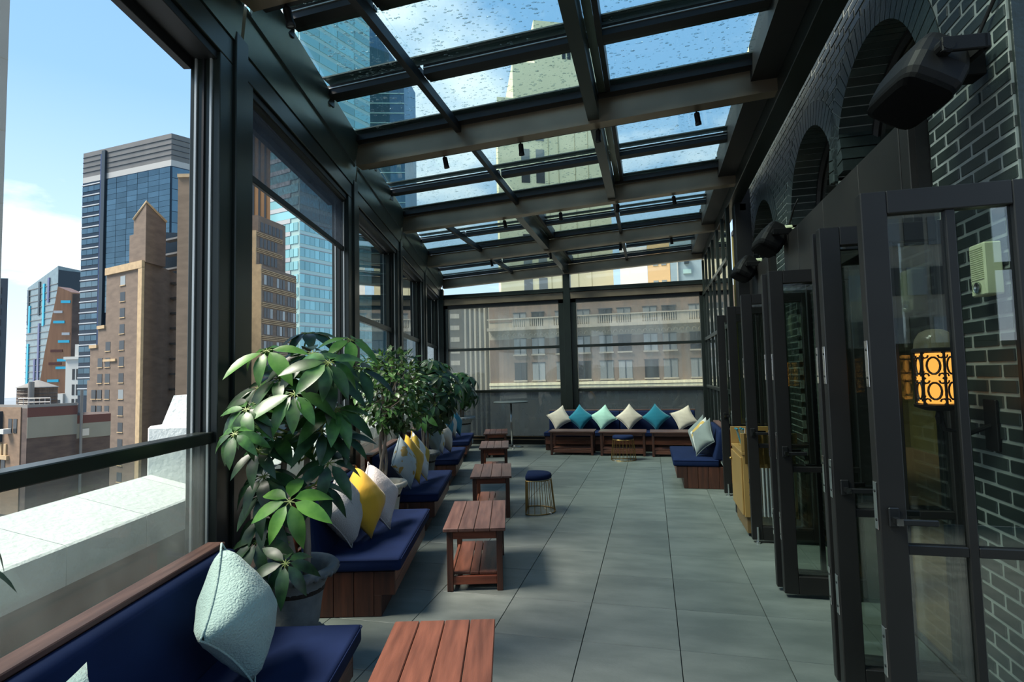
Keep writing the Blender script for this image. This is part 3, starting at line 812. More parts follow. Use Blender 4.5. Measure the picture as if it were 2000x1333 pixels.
pillow('teal pillow at the back of the farthest window bench', 'teal', pl(11.86, -1.12), -Un * .3 + Nn, 16, 45, .45, .15, PG)
EG = 'pillows on the end bench'
for lb, fb, x, sp, tl in (('beige pillow leaning at the left end of the end bench', 'beige', -2.08, 33, 24), ('teal pillow second from the left on the end bench', 'teal', -1.60, 50, 22), ('mint green pillow on the end bench', 'mint', -1.08, 38, 24),
                      ('beige pillow between the mint and the teal on the end bench', 'beige', -.51, 45, 22), ('teal pillow second from the right on the end bench', 'teal', .06, 47, 22), ('beige pillow at the right end of the end bench', 'beige', .65, 25, 24)):
    pillow(lb, fb, (x, 12.58, ZSEAT), (0, -1, 0), tl, sp, .44, .15, EG, fb)
RG = 'pillows on the right bench'
pillow('grey pillow at the back on the right bench', 'grey', (.70, 9.42, ZSEAT), (-.9, -.5, 0), 18, 45, .43, .15, RG)
pillow('white and gold printed pillow on the right bench', 'goldp', (.71, 9.1, ZSEAT), (-.9, -.55, 0), 18, 42, .42, .15, RG)
pillow('grey piped pillow at the front on the right bench', 'grey', (.72, 8.83, ZSEAT), (-.9, -.5, 0), 20, 38, .43, .16, RG, 'grey')

# ------------------------------------------------------------------ potted plants
def leafmesh(name, m, wid=.36, droop=.25, nseg=6, tipw=.6):
    mb = MB(); vs = []
    for i in range(nseg + 1):
        t = i / nseg
        w = wid / 2 * math.sin(math.pi * t ** .8) ** .8 * (1 if t < .7 else 1) if 0 < i < nseg else .004
        z = -droop * t * t + .05 * math.sin(math.pi * t)
        ww = .035 * math.sin(5 * t + 1)
        vs += [(-w, t, z + .12 * w + ww * w), (0, t, z - .10 * w), (w, t, z + .12 * w - ww * w)]
    fs = []
    for i in range(nseg):
        a = 3 * i
        fs += [(a, a + 1, a + 4, a + 3), (a + 1, a + 2, a + 5, a + 4)]
    mb.add(vs, fs)
    return mb.mesh(name, m, True)
def urn(parent, m, r, h, sc=1.0):
    k = r / .245; q = h / .6
    prof = [(.0, 0), (.13, 0), (.15, .015), (.15, .05), (.185, .08), (.195, .13), (.185, .18), (.135, .215), (.128, .24), (.138, .28), (.15, .38), (.165, .47), (.195, .53), (.245, .56), (.25, .585), (.235, .60), (.205, .595), (.18, .565), (.17, .50), (.165, .46), (0, .46)]
    u = obj('urn', MB().lathe([(a * k, b * q) for a, b in prof], 32, cap=False), m, parent, smooth=True)
    mb = MB()
    n = 26
    for i in range(n):
        a = 2 * math.pi * i / n
        mb.tube([(.225 * k * math.cos(a), .225 * k * math.sin(a), .548 * q), (.244 * k * math.cos(a), .244 * k * math.sin(a), .578 * q)], .016 * k, 6)
    obj('egg_band', mb, m, u, smooth=True)
    mb = MB()
    for i in range(n):
        a = 2 * math.pi * i / n
        mb.tube([(rr * k * math.cos(a), rr * k * math.sin(a), z * q) for rr, z in ((.155, .06), (.19, .10), (.192, .15), (.165, .2))], [.008 * k, .016 * k, .015 * k, .006 * k], 5)
    obj('gadroon_band', mb, m, u, smooth=True)
    obj('soil', MB().lathe([(0, .45 * q), (.168 * k, .45 * q), (.168 * k, .475 * q), (.08 * k, .49 * q), (0, .495 * q)], 20, cap=False), soil_m, parent, smooth=True)
def orient(pos, d, nrm, size):
    d = Vector(d).normalized(); n_ = Vector(nrm); n_ = (n_ - d * n_.dot(d))
    if n_.length < .01: n_ = d.orthogonal()
    n_.normalize(); x = d.cross(n_)
    return Matrix.Translation(pos) @ Matrix((x, d, n_)).transposed().to_4x4() @ Matrix.Diagonal((size, size, size, 1))
def palm_cluster(pl_, rng, pos, axis, size, meshes, n=None, root=None):
    axis = Vector(axis).normalized(); a = axis.orthogonal().normalized(); b = axis.cross(a)
    n = n or rng.choice((7, 8, 8, 9)); off = rng.uniform(0, 6.28)
    pos = Vector(pos); stm = MB()
    for k in range(n):
        ph = off + 2 * math.pi * k / n + rng.uniform(-.12, .12)
        rad = a * math.cos(ph) + b * math.sin(ph)
        dl = rng.uniform(-.25, .2)
        d = rad * math.cos(dl) + axis * math.sin(dl) + Vector((0, 0, -.35))
        p0 = pos + rad * size * .13
        stm.tube([pos, p0], .003, 4)
        put('leaf', rng.choice(meshes), pl_, mw=orient(p0, d, axis + rad * .2, size * rng.uniform(.8, 1.1)))
    if root is not None:
        root = Vector(root); mid = (root + pos) / 2 + Vector((0, 0, -.04))
        stm.tube([root, mid, pos], [.007, .006, .004], 5)
    obj('leaf_stalk', stm, rib_m, pl_)
LG = [leafmesh('leaf', leaf_m, .38, d) for d in (.12, .28, .42)]
LD = [leafmesh('leaf', leafd_m, .36, d) for d in (.15, .3, .45)]
LB = [leafmesh('leaf', leafb_m, .38, d) for d in (.15, .3)]
rng = random.Random(11)
# large umbrella plant in the grey urn
O1 = (3.4, -1.30)
p1 = thing('umbrella_plant', 'large umbrella plant in a weathered grey urn, nearest whole plant', 'potted plant', st(*O1), TH, 'potted plants between the benches')
urn(p1, urn_m, .245, .60)
def L1(s, t, z): return Vector((t - O1[1], s - O1[0], z))
for pts in ([(.0, .0, .45), (-.02, .02, .62), (-.09, .0, 1.0), (-.06, .02, 1.4), (-.02, .0, 1.75)], [(.06, .0, .45), (.07, 0, .7), (.05, .02, 1.05), (.08, 0, 1.4), (.14, .02, 1.8)]):
    obj('trunk', MB().tube(pts, [.024, .023, .02, .017, .01], 8), bark_m, p1, smooth=True)
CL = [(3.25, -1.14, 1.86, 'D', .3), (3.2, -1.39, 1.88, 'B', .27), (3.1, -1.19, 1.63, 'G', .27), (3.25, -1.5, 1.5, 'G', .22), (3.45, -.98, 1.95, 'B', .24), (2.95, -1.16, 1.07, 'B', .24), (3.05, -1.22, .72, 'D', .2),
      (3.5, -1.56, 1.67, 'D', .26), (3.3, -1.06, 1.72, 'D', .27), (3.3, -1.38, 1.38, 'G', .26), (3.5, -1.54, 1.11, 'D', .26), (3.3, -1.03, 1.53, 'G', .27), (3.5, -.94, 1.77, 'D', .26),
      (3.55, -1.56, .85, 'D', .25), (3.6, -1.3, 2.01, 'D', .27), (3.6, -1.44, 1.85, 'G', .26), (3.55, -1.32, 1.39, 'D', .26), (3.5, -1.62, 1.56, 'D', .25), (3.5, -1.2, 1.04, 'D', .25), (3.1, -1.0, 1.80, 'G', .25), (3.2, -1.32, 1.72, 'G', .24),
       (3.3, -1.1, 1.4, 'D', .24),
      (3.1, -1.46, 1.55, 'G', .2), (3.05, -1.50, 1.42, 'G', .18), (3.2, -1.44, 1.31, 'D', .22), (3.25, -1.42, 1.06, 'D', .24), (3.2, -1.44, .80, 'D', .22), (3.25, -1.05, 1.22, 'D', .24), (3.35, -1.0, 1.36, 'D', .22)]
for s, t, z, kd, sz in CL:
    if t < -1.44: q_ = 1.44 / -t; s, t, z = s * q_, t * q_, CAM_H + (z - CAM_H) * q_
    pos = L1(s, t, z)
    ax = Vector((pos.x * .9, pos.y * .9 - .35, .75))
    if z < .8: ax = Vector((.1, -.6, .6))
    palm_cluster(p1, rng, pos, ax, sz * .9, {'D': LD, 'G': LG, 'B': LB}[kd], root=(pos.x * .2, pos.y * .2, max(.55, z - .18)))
# leaves of a plant reaching in at the left edge
O0 = (1.28, -1.42)
p0 = thing('umbrella_plant', 'dark umbrella plant of which only leaf tips show at the left edge', 'potted plant', st(*O0), TH, 'potted plants between the benches')
urn(p0, urn_m, .2, .6)
obj('trunk', MB().tube([(0, 0, .45), (.0, .05, .9), (-.04, .12, 1.35)], [.022, .02, .012], 8), bark_m, p0, smooth=True)
for s, t, z in ((1.44, -1.46, 1.38), (1.43, -1.45, 1.27), (1.25, -1.45, 1.5), (1.1, -1.5, 1.4)):
    pos = Vector((t - O0[1], s - O0[0], z))
    palm_cluster(p0, rng, pos, Vector((pos.x, pos.y + .15, .8)), .2, LD, root=(0, .05, z - .2))
# small leaved standard tree in the cream urn
O2 = (5.88, -1.30)
p2 = thing('ficus_tree', 'small-leaved ball tree with braided bare stems in a cream urn', 'potted plant', st(*O2), TH, 'potted plants between the benches')
urn(p2, urnc_m, .215, .62)
for k in range(3):
    pts = []
    for q in range(9):
        a = k * 2.094 + q * .75; rr = .032 if q < 7 else .07
        pts.append((-.03 + rr * math.cos(a), rr * math.sin(a), .46 + q * .12))
    obj('trunk', MB().tube(pts, [.017] * 7 + [.013, .009], 7), bark_m, p2, smooth=True)
LF = [leafmesh('leaf', leaff_m, .42, d, 4) for d in (.1, .3)]
rest = MB(); tmpl = [(v.co.copy()) for v in LF[0].vertices]; tf = [tuple(p.vertices) for p in LF[0].polygons]
cnt = 0
spots = []
for q in range(1150):
    while True:
        v = Vector((rng.uniform(-1, 1), rng.uniform(-1, 1), rng.uniform(-1, 1)))
        if .5 < v.length < 1: break
    pos = Vector((.06 + v.x * .41, v.y * .38, 1.59 + v.z * .41))
    if v.z < -.2: pos.z -= .08 * rng.random()
    spots.append((pos, v))
spots.sort(key=lambda a: a[0].y - a[0].x * .2)
for pos, v in spots:
    d = Vector((v.x, v.y, v.z * .5)) + Vector((rng.uniform(-.8, .8), rng.uniform(-.8, .8), rng.uniform(-.9, .5)))
    mtx = orient(pos, d, Vector((rng.uniform(-.5, .5), rng.uniform(-.8, .2), 1)), rng.uniform(.075, .115))
    if cnt < 300: put('leaf', rng.choice(LF), p2, mw=mtx)
    else: rest.add([mtx @ c for c in tmpl], tf)
    cnt += 1
o = obj('foliage', rest, leaff_m, p2, smooth=True); o['kind'] = 'stuff'
tw = MB()
for q in range(26):
    v = Vector((rng.uniform(-1, 1), rng.uniform(-1, 1), rng.uniform(-.6, 1))).normalized()
    tw.tube([(-.03, 0, 1.33), (.06 + v.x * .18, v.y * .18, 1.55 + v.z * .15), (.06 + v.x * .33, v.y * .33, 1.6 + v.z * .33)], [.007, .005, .002], 4)
obj('twigs', tw, bark_m, p2)
# two darker umbrella plants further along
def bushy(name, label, O, um, ur, uh, cz, rx, rz, n, size, tx=0.0, stems=3):
    p = thing('umbrella_plant', label, 'potted plant', st(*O), TH, 'potted plants between the benches')
    urn(p, um, ur, uh)
    for k in range(stems):
        a = k * 2.1
        obj('trunk', MB().tube([(.03 * math.cos(a), .03 * math.sin(a), uh - .12), (.05 * math.cos(a + .5), .05 * math.sin(a + .5), uh + .35), (tx + .12 * math.cos(a + 1), .12 * math.sin(a + 1), cz)], [.02, .017, .01], 7), bark_m, p, smooth=True)
    for q in range(n):
        ga = q * 2.39996; zz = 1 - 2 * (q + .5) / n; rr = math.sqrt(1 - zz * zz)
        v = Vector((rr * math.cos(ga), rr * math.sin(ga), zz))
        k = rng.uniform(.7, 1)
        pos = Vector((tx + v.x * rx * k, v.y * rx * k, cz + v.z * rz * k))
        palm_cluster(p, rng, pos, v + Vector((0, -.2, .7)), size * rng.uniform(.85, 1.15), LD if rng.random() < .6 else LG, n=rng.choice((6, 7, 7)), root=(tx * .6, 0, max(uh + .1, pos.z - .2)))
    return p
bushy('p3', 'tall bushy umbrella plant behind the ball tree', (8.2, -1.24), urn_m, .22, .61, 1.47, .40, .58, 36, .24, .13)
bushy('p4', 'farthest umbrella plant in a wide pale urn by the end wall', (13.25, -1.12), urnp_m, .32, .74, 1.40, .44, .46, 34, .27, -.06)

# ------------------------------------------------------------------ pedestal table by the end wall
pd = thing('pedestal_table', 'tall round table on a slim chrome pedestal before the end glass', 'table', (-3.22, 12.6, 0))
obj('column', MB().tube([(0, 0, .03), (0, 0, 1.05)], .022, 12), chrome_m, pd, smooth=True)
for k in range(4):
    a = R(20 + 90 * k)
    obj('foot', MB().tube([(0, 0, .04), (.17 * math.cos(a), .17 * math.sin(a), .022), (.27 * math.cos(a), .27 * math.sin(a), .014)], [.016, .014, .012], 6), chrome_m, pd, smooth=True)
obj('table_top', MB().lathe([(0, 1.05), (.40, 1.05), (.41, 1.06), (.41, 1.072), (.40, 1.08), (0, 1.08)], 36, cap=False), boxg_m, pd)

# ------------------------------------------------------------------ gold cabinet with a jar
cb = thing('cabinet', 'gold lacquer service cabinet tucked among the door leaves', 'cabinet', (.874, 6.12, 0))
obj('body', MB().cbox(0, .5, 0, .74, .2, .83, .004), gold_m, cb)
obj('toe_board', MB().cbox(.02, .48, .02, .72, .035, .2, .003), goldd_m, cb)
dr = obj('cabinet_door', MB().cbox(-.018, -.001, .02, .72, .215, .80, .004), gold_m, cb)
obj('knob', MB().lathe([(0, 0), (.012, .002), (.018, .014), (.012, .026), (0, .03)], 10, cap=False), brass_m, dr, loc=(-.018, .66, .70), rot=(0, R(-90), 0), smooth=True)
obj('counter_top', MB().cbox(-.01, .52, -.01, .75, .83, .86, .003), gold_m, cb)
obj('end_upstand', MB().cbox(-.01, .52, .73, .75, .86, 1.05, .003), gold_m, cb)
obj('end_upstand', MB().cbox(-.01, .52, -.01, .012, .86, 1.05, .003), gold_m, cb)
for k in range(12): obj('fluted_slat', MB().tube([(.085 + .034 * k, -.004, .215), (.085 + .034 * k, -.004, .70)], .015, 6), white_m, cb)
for k in range(8): obj('brass_slat', MB().cbox(.02 + .06 * k, .05 + .06 * k, -.022, -.012, .74, 1.05, .002), brass_m, cb)
for x in (.05, .45):
    for y in (.06, .68): obj('caster', MB().lathe([(.014, 0), (.018, .012), (.014, .036)], 8, x, y), black_m, cb)
jr = thing('straw_jar', 'clear glass jar of blue tipped straws on the gold cabinet', 'jar', (.96, 6.66, .8605))
obj('glass_body', MB().lathe([(0, 0), (.045, 0), (.048, .01), (.048, .10), (.042, .115), (.045, .12)], 16, cap=False), clear_m, jr, smooth=True)
for k in range(5):
    a = k * 1.3
    obj('straw', MB().tube([(.02 * math.cos(a), .02 * math.sin(a), .006), (.05 * math.cos(a) - .02, .05 * math.sin(a), .19)], .004, 5), F['teal'] if k else white_m, jr)
    if k: obj('blue_tip', MB().lathe([(0, 0), (.014, .006), (.016, .016), (0, .026)], 8, .05 * math.cos(a) - .02, .05 * math.sin(a), cap=False), F['teal'], jr, loc=(0, 0, .17), smooth=True)

# ------------------------------------------------------------------ ceiling spotlights
beamname = ['nearest', 'second', 'third', 'fourth']
SP = [[-2.18], [-2.10, -1.245, -.43, .52], [-2.12, -1.24, -.385, .40], [-3.09, -1.86, -.48, .45]]
hd = MB().lathe([(.0, -.02), (.022, -.02), (.027, -.035), (.027, -.11), (.03, -.115), (.03, -.14), (.022, -.142), (.02, -.13), (0, -.13)], 14, cap=False).mesh('spot_head', black_m, True)
stm_ = MB().tube([(0, 0, 0.003), (0, 0, -.03)], .008, 8).mesh('stem', black_m)
lens_m = mat('frosted_lens', (120, 122, 120), .3)
ln_ = MB().lathe([(0, -.134), (.021, -.134), (.021, -.131), (0, -.131)], 12, cap=False).mesh('lens', lens_m)
for bi, xs in enumerate(SP):
    for k, x in enumerate(xs):
        Y = YB[bi + 1] + .1
        pos = ('', ', first from the windows', ', second from the windows', ', third from the windows', ', last before the brick wall')
        lb = 'black spotlight under the nearest roof beam' if bi == 0 else 'small black spotlight under the %s roof beam%s' % (beamname[bi], pos[k + 1])
        t = thing('spotlight', lb, 'spotlight', (x, Y, zb(x) + .02), 0, 'ceiling spotlights')
        put('stem', stm_, t); h = put('spot_head', hd, t, rot=(R(12), R(-8 + 6 * (k % 3)), 0)); put('lens', ln_, h)

# ------------------------------------------------------------------ wall speakers
def speaker(label, loc, rotz, wallx):
    s = thing('wall_speaker', label, 'speaker', loc, rotz, 'wall speakers')
    # cabinet: wide curved front grille, tapering to the back; local -x is forward, tilted down
    W, H, D = .21, .13, .27
    n = 8
    def ring(w, h, x, bow=0):
        out = []
        for a, b in ((-1, -1), (1, -1), (1, 1), (-1, 1)):
            out.append((a * w, b * h))
        return out
    mb = MB(); secs = []
    prof = [(-.03, .20, .118), (.0, .21, .13), (.08, .205, .13), (.17, .16, .115), (.25, .09, .085), (.27, .07, .06)]
    vs = []; m = 20
    for x, w, h in prof:
        for q in range(m):
            a = 2 * math.pi * q / m
            ca, sa = math.cos(a), math.sin(a); e_ = .38
            vs.append((x, w * math.copysign(abs(ca) ** e_, ca), h * math.copysign(abs(sa) ** e_, sa)))
    fs = [(i * m + q, i * m + (q + 1) % m, (i + 1) * m + (q + 1) % m, (i + 1) * m + q) for i in range(len(prof) - 1) for q in range(m)] + [tuple(range(m)), tuple((len(prof) - 1) * m + q for q in range(m))]
    mb.add(vs, fs)
    tilt = (0, R(-61), 0)
    c = obj('speaker_cabinet', mb, spk_m, s, rot=tilt)
    g = MB(); vs = []
    for x, k_ in ((-.031, 1.0), (-.05, .97), (-.066, .8), (-.072, .4)):
        for q in range(m):
            a = 2 * math.pi * q / m; ca, sa = math.cos(a), math.sin(a)
            vs.append((x, .205 * k_ * math.copysign(abs(ca) ** .38, ca), .123 * k_ * math.copysign(abs(sa) ** .38, sa)))
    g.add(vs, [(i * m + q, i * m + (q + 1) % m, (i + 1) * m + (q + 1) % m, (i + 1) * m + q) for i in range(3) for q in range(m)] + [tuple(3 * m + q for q in range(m)), tuple(range(m))])
    obj('grille', g, grille_m, c)
    for sg in (-1, 1):
        obj('pivot_knob', MB().tube([(.10, sg * .205, .03), (.10, sg * .245, .03)], .036, 14).tube([(.10, sg * .245, .03), (.10, sg * .252, .03)], .026, 14), spk_m, c)
    wx = (wallx - loc[0]) / math.cos(rotz) - .012
    obj('bracket', MB().cbox(-.005, .175, -.25, -.228, .07, .135, .004).cbox(-.005, .175, .228, .25, .07, .135, .004).cbox(.155, .185, -.25, .25, .07, .135, .005).cbox(.185, wx, -.05, .05, .05, .155, .005), spk_m, s)
    obj('terminal', MB().tube([(.17, -.06, .175), (.25, -.06, .18)], .03, 10).tube([(.18, -.11, .15), (.26, -.11, .155)], .012, 6), cream_m, s)
    cu = [(.20, -.08, .15), (.24, -.05, .165), (wx - .04, -.03, .16), (wx - .02, -.05, .25), (wx - .02, -.18, .36), (wx - .015, -.30, .42)]
    obj('cable', MB().tube(cu, .009, 6), black_m, s, smooth=True)
speaker('largest black wall speaker, above the nearest door', (1.245, 2.93, 2.985), R(6), XW)
speaker('middle of the three black wall speakers, on the brick pier', (1.28, 6.5, 3.05), R(6), XW)
speaker('smallest, farthest black wall speaker by the dark corner post', (1.28, 8.2, 3.03), R(6), XW)

# ------------------------------------------------------------------ lantern, emergency light, junction box
ln = thing('wall_lantern', 'lit amber wall lantern with black iron scrollwork behind the nearest door', 'lantern', (1.33, 3.08, 1.52))
HX = .085
cage = MB()
for q in range(6):
    a = R(60 * q + 30); x, y = HX * math.cos(a), HX * math.sin(a)
    cage.tube([(x, y, 0), (x, y, .25)], .006, 5)
obj('cage', cage, iron_m, ln)
obj('base_plate', MB().lathe([(0, -.03), (.05, -.03), (.10, -.012), (.105, 0), (0, .004)], 6, cap=False), iron_m, ln)
obj('finial', MB().lathe([(0, -.10), (.012, -.09), (.018, -.06), (.01, -.04), (.012, -.03)], 10, cap=False), iron_m, ln)
obj('cap_ring', MB().lathe([(0, .25), (.10, .25), (.10, .265), (.09, .27), (0, .27)], 6, cap=False), iron_m, ln)
obj('dome', MB().lathe([(.085, .27), (.08, .31), (.06, .345), (.03, .36), (0, .362)], 12, cap=False), domeg_m, ln, smooth=True)
for q in range(6):
    a0, a1 = R(60 * q - 27), R(60 * q + 27)
    x0, y0, x1, y1 = .078 * math.cos(a0), .078 * math.sin(a0), .078 * math.cos(a1), .078 * math.sin(a1)
    pn = obj('amber_panel', MB().add([(x0, y0, .005), (x1, y1, .005), (x1, y1, .245), (x0, y0, .245)], [(0, 1, 2, 3)]), amber_m, ln)
    sm = MB(); am = (a0 + a1) / 2; ux, uy = -math.sin(am), math.cos(am); px, py = .082 * math.cos(am) * .88, .082 * math.sin(am) * .88
    def P(u, z): return (px + ux * u, py + uy * u, z)
    for zc in (.065, .185):
        sm.tube([P(.026 * math.cos(2 * math.pi * k / 14), zc + .04 * math.sin(2 * math.pi * k / 14)) for k in range(14)], .0052, 4, True)
        for sg in (-1, 1):
            for sz in (-1, 1):
                sm.tube([P(sg * (.03 - .012 * math.cos(k * .9)), zc + sz * (.05 - .014 * math.sin(k * .9))) for k in range(6)], .0042, 4)
    obj('iron_scroll', sm, iron_m, pn)
obj('wall_arm', MB().tube([(.0, 0, -.03), (.02, 0, -.12), (.12, 0, -.14), (.215, 0, -.10)], .011, 7).cbox(.205, .218, -.05, .05, -.22, .02, .003), iron_m, ln, smooth=False)

em = thing('emergency_light', 'cream emergency light box on the brick pier behind the nearest door', 'emergency light', (XW - .0, 2.97, 2.0))
obj('housing', MB().cbox(-.075, -.003, -.06, .06, .02, .26, .006), cream_m, em)
for k in range(16): obj('louvre', MB().box(-.078, -.074, -.05, .05, .095 + .0095 * k, .099 + .0095 * k), cream_m, em)
obj('lamp_lens', MB().lathe([(0, 0), (.026, 0), (.03, .01), (.024, .016), (0, .024)], 16, cap=False), clear_m, em, loc=(-.075, .0, .058), rot=(0, R(-90), 0), smooth=True)
obj('lamp_reflector', MB().lathe([(0, .002), (.022, .004), (.025, .008)], 16, cap=False), chrome_m, em, loc=(-.076, .0, .058), rot=(0, R(-90), 0), smooth=True)

jb = thing('junction_box', 'grey junction box with a conduit at the far end of the brick', 'junction box', (1.47, 8.84, 3.9))
obj('box_body', MB().cbox(-.16, -.0, -.09, .13, .30, .68, .006), boxg_m, jb)
obj('small_box', MB().cbox(-.10, -.01, -.14, -.02, .17, .28, .005), boxg_m, jb)
obj('conduit', MB().tube([(-.06, -.08, .17), (-.06, -.08, .05), (-.05, -.10, -.6), (-.05, -.10, -.95)], .012, 8), conduit_m, jb)
# ------------------------------------------------------------------ outside: parapet and city
slab_m = mat('dark_membrane_and_shade', (52, 46, 42), .9, var=.2)
pp = struct('wall_parapet', MB().box(-2.95, -2.55, -2, 15, -1.2, .66), slab_m, rotz=TH, label='white stucco roof parapet outside the windows')  # dark body colour holds the shade below the coping
obj('roof_slab', MB().box(-2.9, -1.88, -2, 15, -.3, -.02), slab_m, pp)
s = -.9
while s < 14.5:
    obj('coping_block', MB().add([(-2.40, s, .63), (-2.40, s, .835), (-2.415, s, .845), (-2.88, s, .975), (-2.90, s, .965), (-2.90, s, .63)] + [(-2.40, s + .655, .63), (-2.40, s + .655, .835), (-2.415, s + .655, .845), (-2.88, s + .655, .975), (-2.90, s + .655, .965), (-2.90, s + .655, .63)],
        [(0, 1, 2, 3, 4, 5), tuple(range(6, 12))] + [(i, (i + 1) % 6, 6 + (i + 1) % 6, 6 + i) for i in range(6)]), stucco_m, pp)
    s += .66
for s0, s1 in ((4.5, 5.5), (10.2, 11.4)):
    obj('merlon', MB().cbox(-2.92, -2.42, s0, s1, .66, 1.36, .02), stucco_m, pp)
    obj('merlon_cap', MB().hexa([(-2.86, s0 + .1, 1.36), (-2.5, s0 + .1, 1.36), (-2.5, s1, 1.36), (-2.86, s1, 1.36), (-2.80, s0 + .16, 1.60), (-2.56, s0 + .16, 1.60), (-2.56, s1, 1.60), (-2.80, s1, 1.60)]), stucco_m, pp)
land_m = mat('hazy_city_ground', (120, 128, 134), .9, var=.2, vs=.02)
struct('ground', MB().box(-2500, 2500, -2500, 2500, -46, -45), land_m, label='hazy ground far below')

CB = dict(brown=mat('brown_brick', (96, 82, 70), .85, col2=(112, 96, 82), vs=.35, stretch=(1, 1, 3), bump=.3, bs=6), tan=mat('tan_brick_trim', (168, 144, 110), .85, var=.12, vs=1.0), ltbrown=mat('light_brown_brick', (118, 100, 82), .85, var=.12, vs=.3, stretch=(1, 1, 3)),
    glassb=mat('blue_curtain_glass', (88, 112, 124), .06, .8, var=.25, vs=.05, rnd=.12), glassd=mat('dark_curtain_glass', (34, 46, 58), .15, .5, rnd=.25), metal=mat('grey_panel_metal', (104, 102, 98), .45, .3, var=.1, vs=.2), ltmetal=mat('pale_panel_metal', (168, 166, 160), .45, .2),
    mull=mat('white_spandrel', (170, 174, 176), .6), navy=mat('navy_tower', (30, 42, 54), .3, .3), bluefin=mat('blue_fin', (34, 50, 92), .4), win=mat('dark_window_glass', (40, 43, 45), .3, 0, rnd=.35), winl=mat('pale_blind_window', (132, 138, 138), .3, 0, rnd=.3),
    turq=mat('turquoise_glass', (136, 186, 190), .12, .15, rnd=.22), turqd=mat('turquoise_spandrel', (166, 194, 188), .3, .2), white=mat('white_painted_stone', (180, 180, 174), .8), copper=mat('copper_glass', (128, 92, 68), .25, .35, var=.12, vs=.3, stretch=(3, 3, .2)), copperd=mat('dark_copper_glass', (62, 50, 46), .2, .4, var=.4, vs=.2),
    westin=mat('grey_green_glass', (120, 136, 138), .25, .3, var=.12, vs=.5), cyan=mat('cyan_stripe', (52, 168, 196), .3, .2), violet=mat('slate_violet_stripe', (84, 88, 124), .3, .2), slate=mat('dark_slate_cladding', (44, 56, 64), .4, .2), cream=mat('cream_limestone', (226, 218, 182), .85, var=.06, vs=.2), creamj=mat('cream_joint', (172, 164, 130), .9),
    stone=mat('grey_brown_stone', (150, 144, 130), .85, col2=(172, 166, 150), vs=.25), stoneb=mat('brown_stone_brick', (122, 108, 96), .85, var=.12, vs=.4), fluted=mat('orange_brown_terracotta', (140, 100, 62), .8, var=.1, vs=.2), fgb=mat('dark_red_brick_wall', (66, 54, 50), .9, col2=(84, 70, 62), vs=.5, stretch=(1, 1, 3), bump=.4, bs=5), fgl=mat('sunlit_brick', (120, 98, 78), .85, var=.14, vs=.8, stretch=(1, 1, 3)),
    oxide=mat('oxide_red_paint', (84, 50, 44), .8), greige=mat('grey_beige_paint', (122, 119, 106), .8, var=.05, vs=.6), tank=mat('weathered_cedar', (92, 78, 68), .9, var=.25, vs=2, stretch=(6, 6, .4)), roofm=mat('grey_roof', (118, 116, 112), .9), beige=mat('beige_panel', (150, 143, 130), .7, var=.05, vs=.4), beigej=mat('beige_joint', (150, 142, 126), .8),
    tanb=mat('tan_plaster', (214, 176, 128), .8), greyb=mat('grey_blue_panel', (140, 158, 166), .6, var=.06, vs=.4), pinkw=mat('pale_pink_white_wall', (236, 224, 216), .8))
def on_face(p0, p1, u, out=0.0):
    dx, dy = p1[0] - p0[0], p1[1] - p0[1]; L = math.hypot(dx, dy)
    nx, ny = dy / L, -dx / L
    x, y = p0[0] + dx * u, p0[1] + dy * u
    if nx * -x + ny * -y < 0: nx, ny = -nx, -ny
    return x + nx * out, y + ny * out
def slab(parent, name, p0, p1, u0, u1, z0, z1, m, out=.15, back=-.2):
    a, b = on_face(p0, p1, u0, out), on_face(p0, p1, u1, out); c, d = on_face(p0, p1, u1, back), on_face(p0, p1, u0, back)
    return obj(name, MB().prism([a, b, c, d], z0, z1), m, parent)
def tower(name, label, poly, z0, z1, m, group='city buildings'):
    t = thing(name, label, 'building', (0, 0, 0), 0, group)
    obj('tower_body', MB().prism(poly, z0, z1), m, t); return t
Z0 = -45
# grid-glass tower with the grey metal crown
A, K, E_ = (-212.4, 164.2), (-165.5, 159.5), (-157.0, 176.0)
g = tower('glass_office_tower', 'big blue glass tower with grey metal crown and dark left bay', [A, K, E_, (-190, 205), (-225, 195)], Z0, 80.0, CB['glassd'])
obj('metal_crown', MB().prism([A, K, E_, (-190, 205), (-225, 195)], 82.2, 92), CB['metal'], g)
obj('crown_band', MB().prism([A, K, E_, (-190, 205), (-225, 195)], 80, 82.2), CB['ltmetal'], g)
for q in range(4): slab(g, 'panel_joint', A, K, 0, 1, 84 + 2 * q, 84.15 + 2 * q, CB['slate'], .2); slab(g, 'panel_joint', K, E_, 0, 1, 84 + 2 * q, 84.15 + 2 * q, CB['slate'], .2)
slab(g, 'blue_fin', A, K, .222, .236, 0, 90, CB['bluefin'], .4)
slab(g, 'dark_column', A, K, .245, .285, 0, 91, CB['slate'], .8)
for k in range(20):
    z = 79 - 4.15 * k
    slab(g, 'white_line', A, K, 0, .215, z - .25, z + .15, CB['mull'], .35)
    for c in range(3): slab(g, 'pane', A, K, .005 + .07 * c, .072 + .07 * c, z - 2.6, z - .7, CB['glassb'], .2)
for k in range(25):
    for c in range(6):
        slab(g, 'pane', A, K, .292 + .118 * c, .292 + .118 * (c + 1) - .004, 79.6 - 2.05 * (k + 1) + .1, 79.6 - 2.05 * k, CB['glassb'], .2)
for k in range(8): slab(g, 'side_pane', K, E_, .02, .98, 79.6 - 4.1 * (k + 1) + .2, 79.6 - 4.1 * k, CB['glassb'], .2)
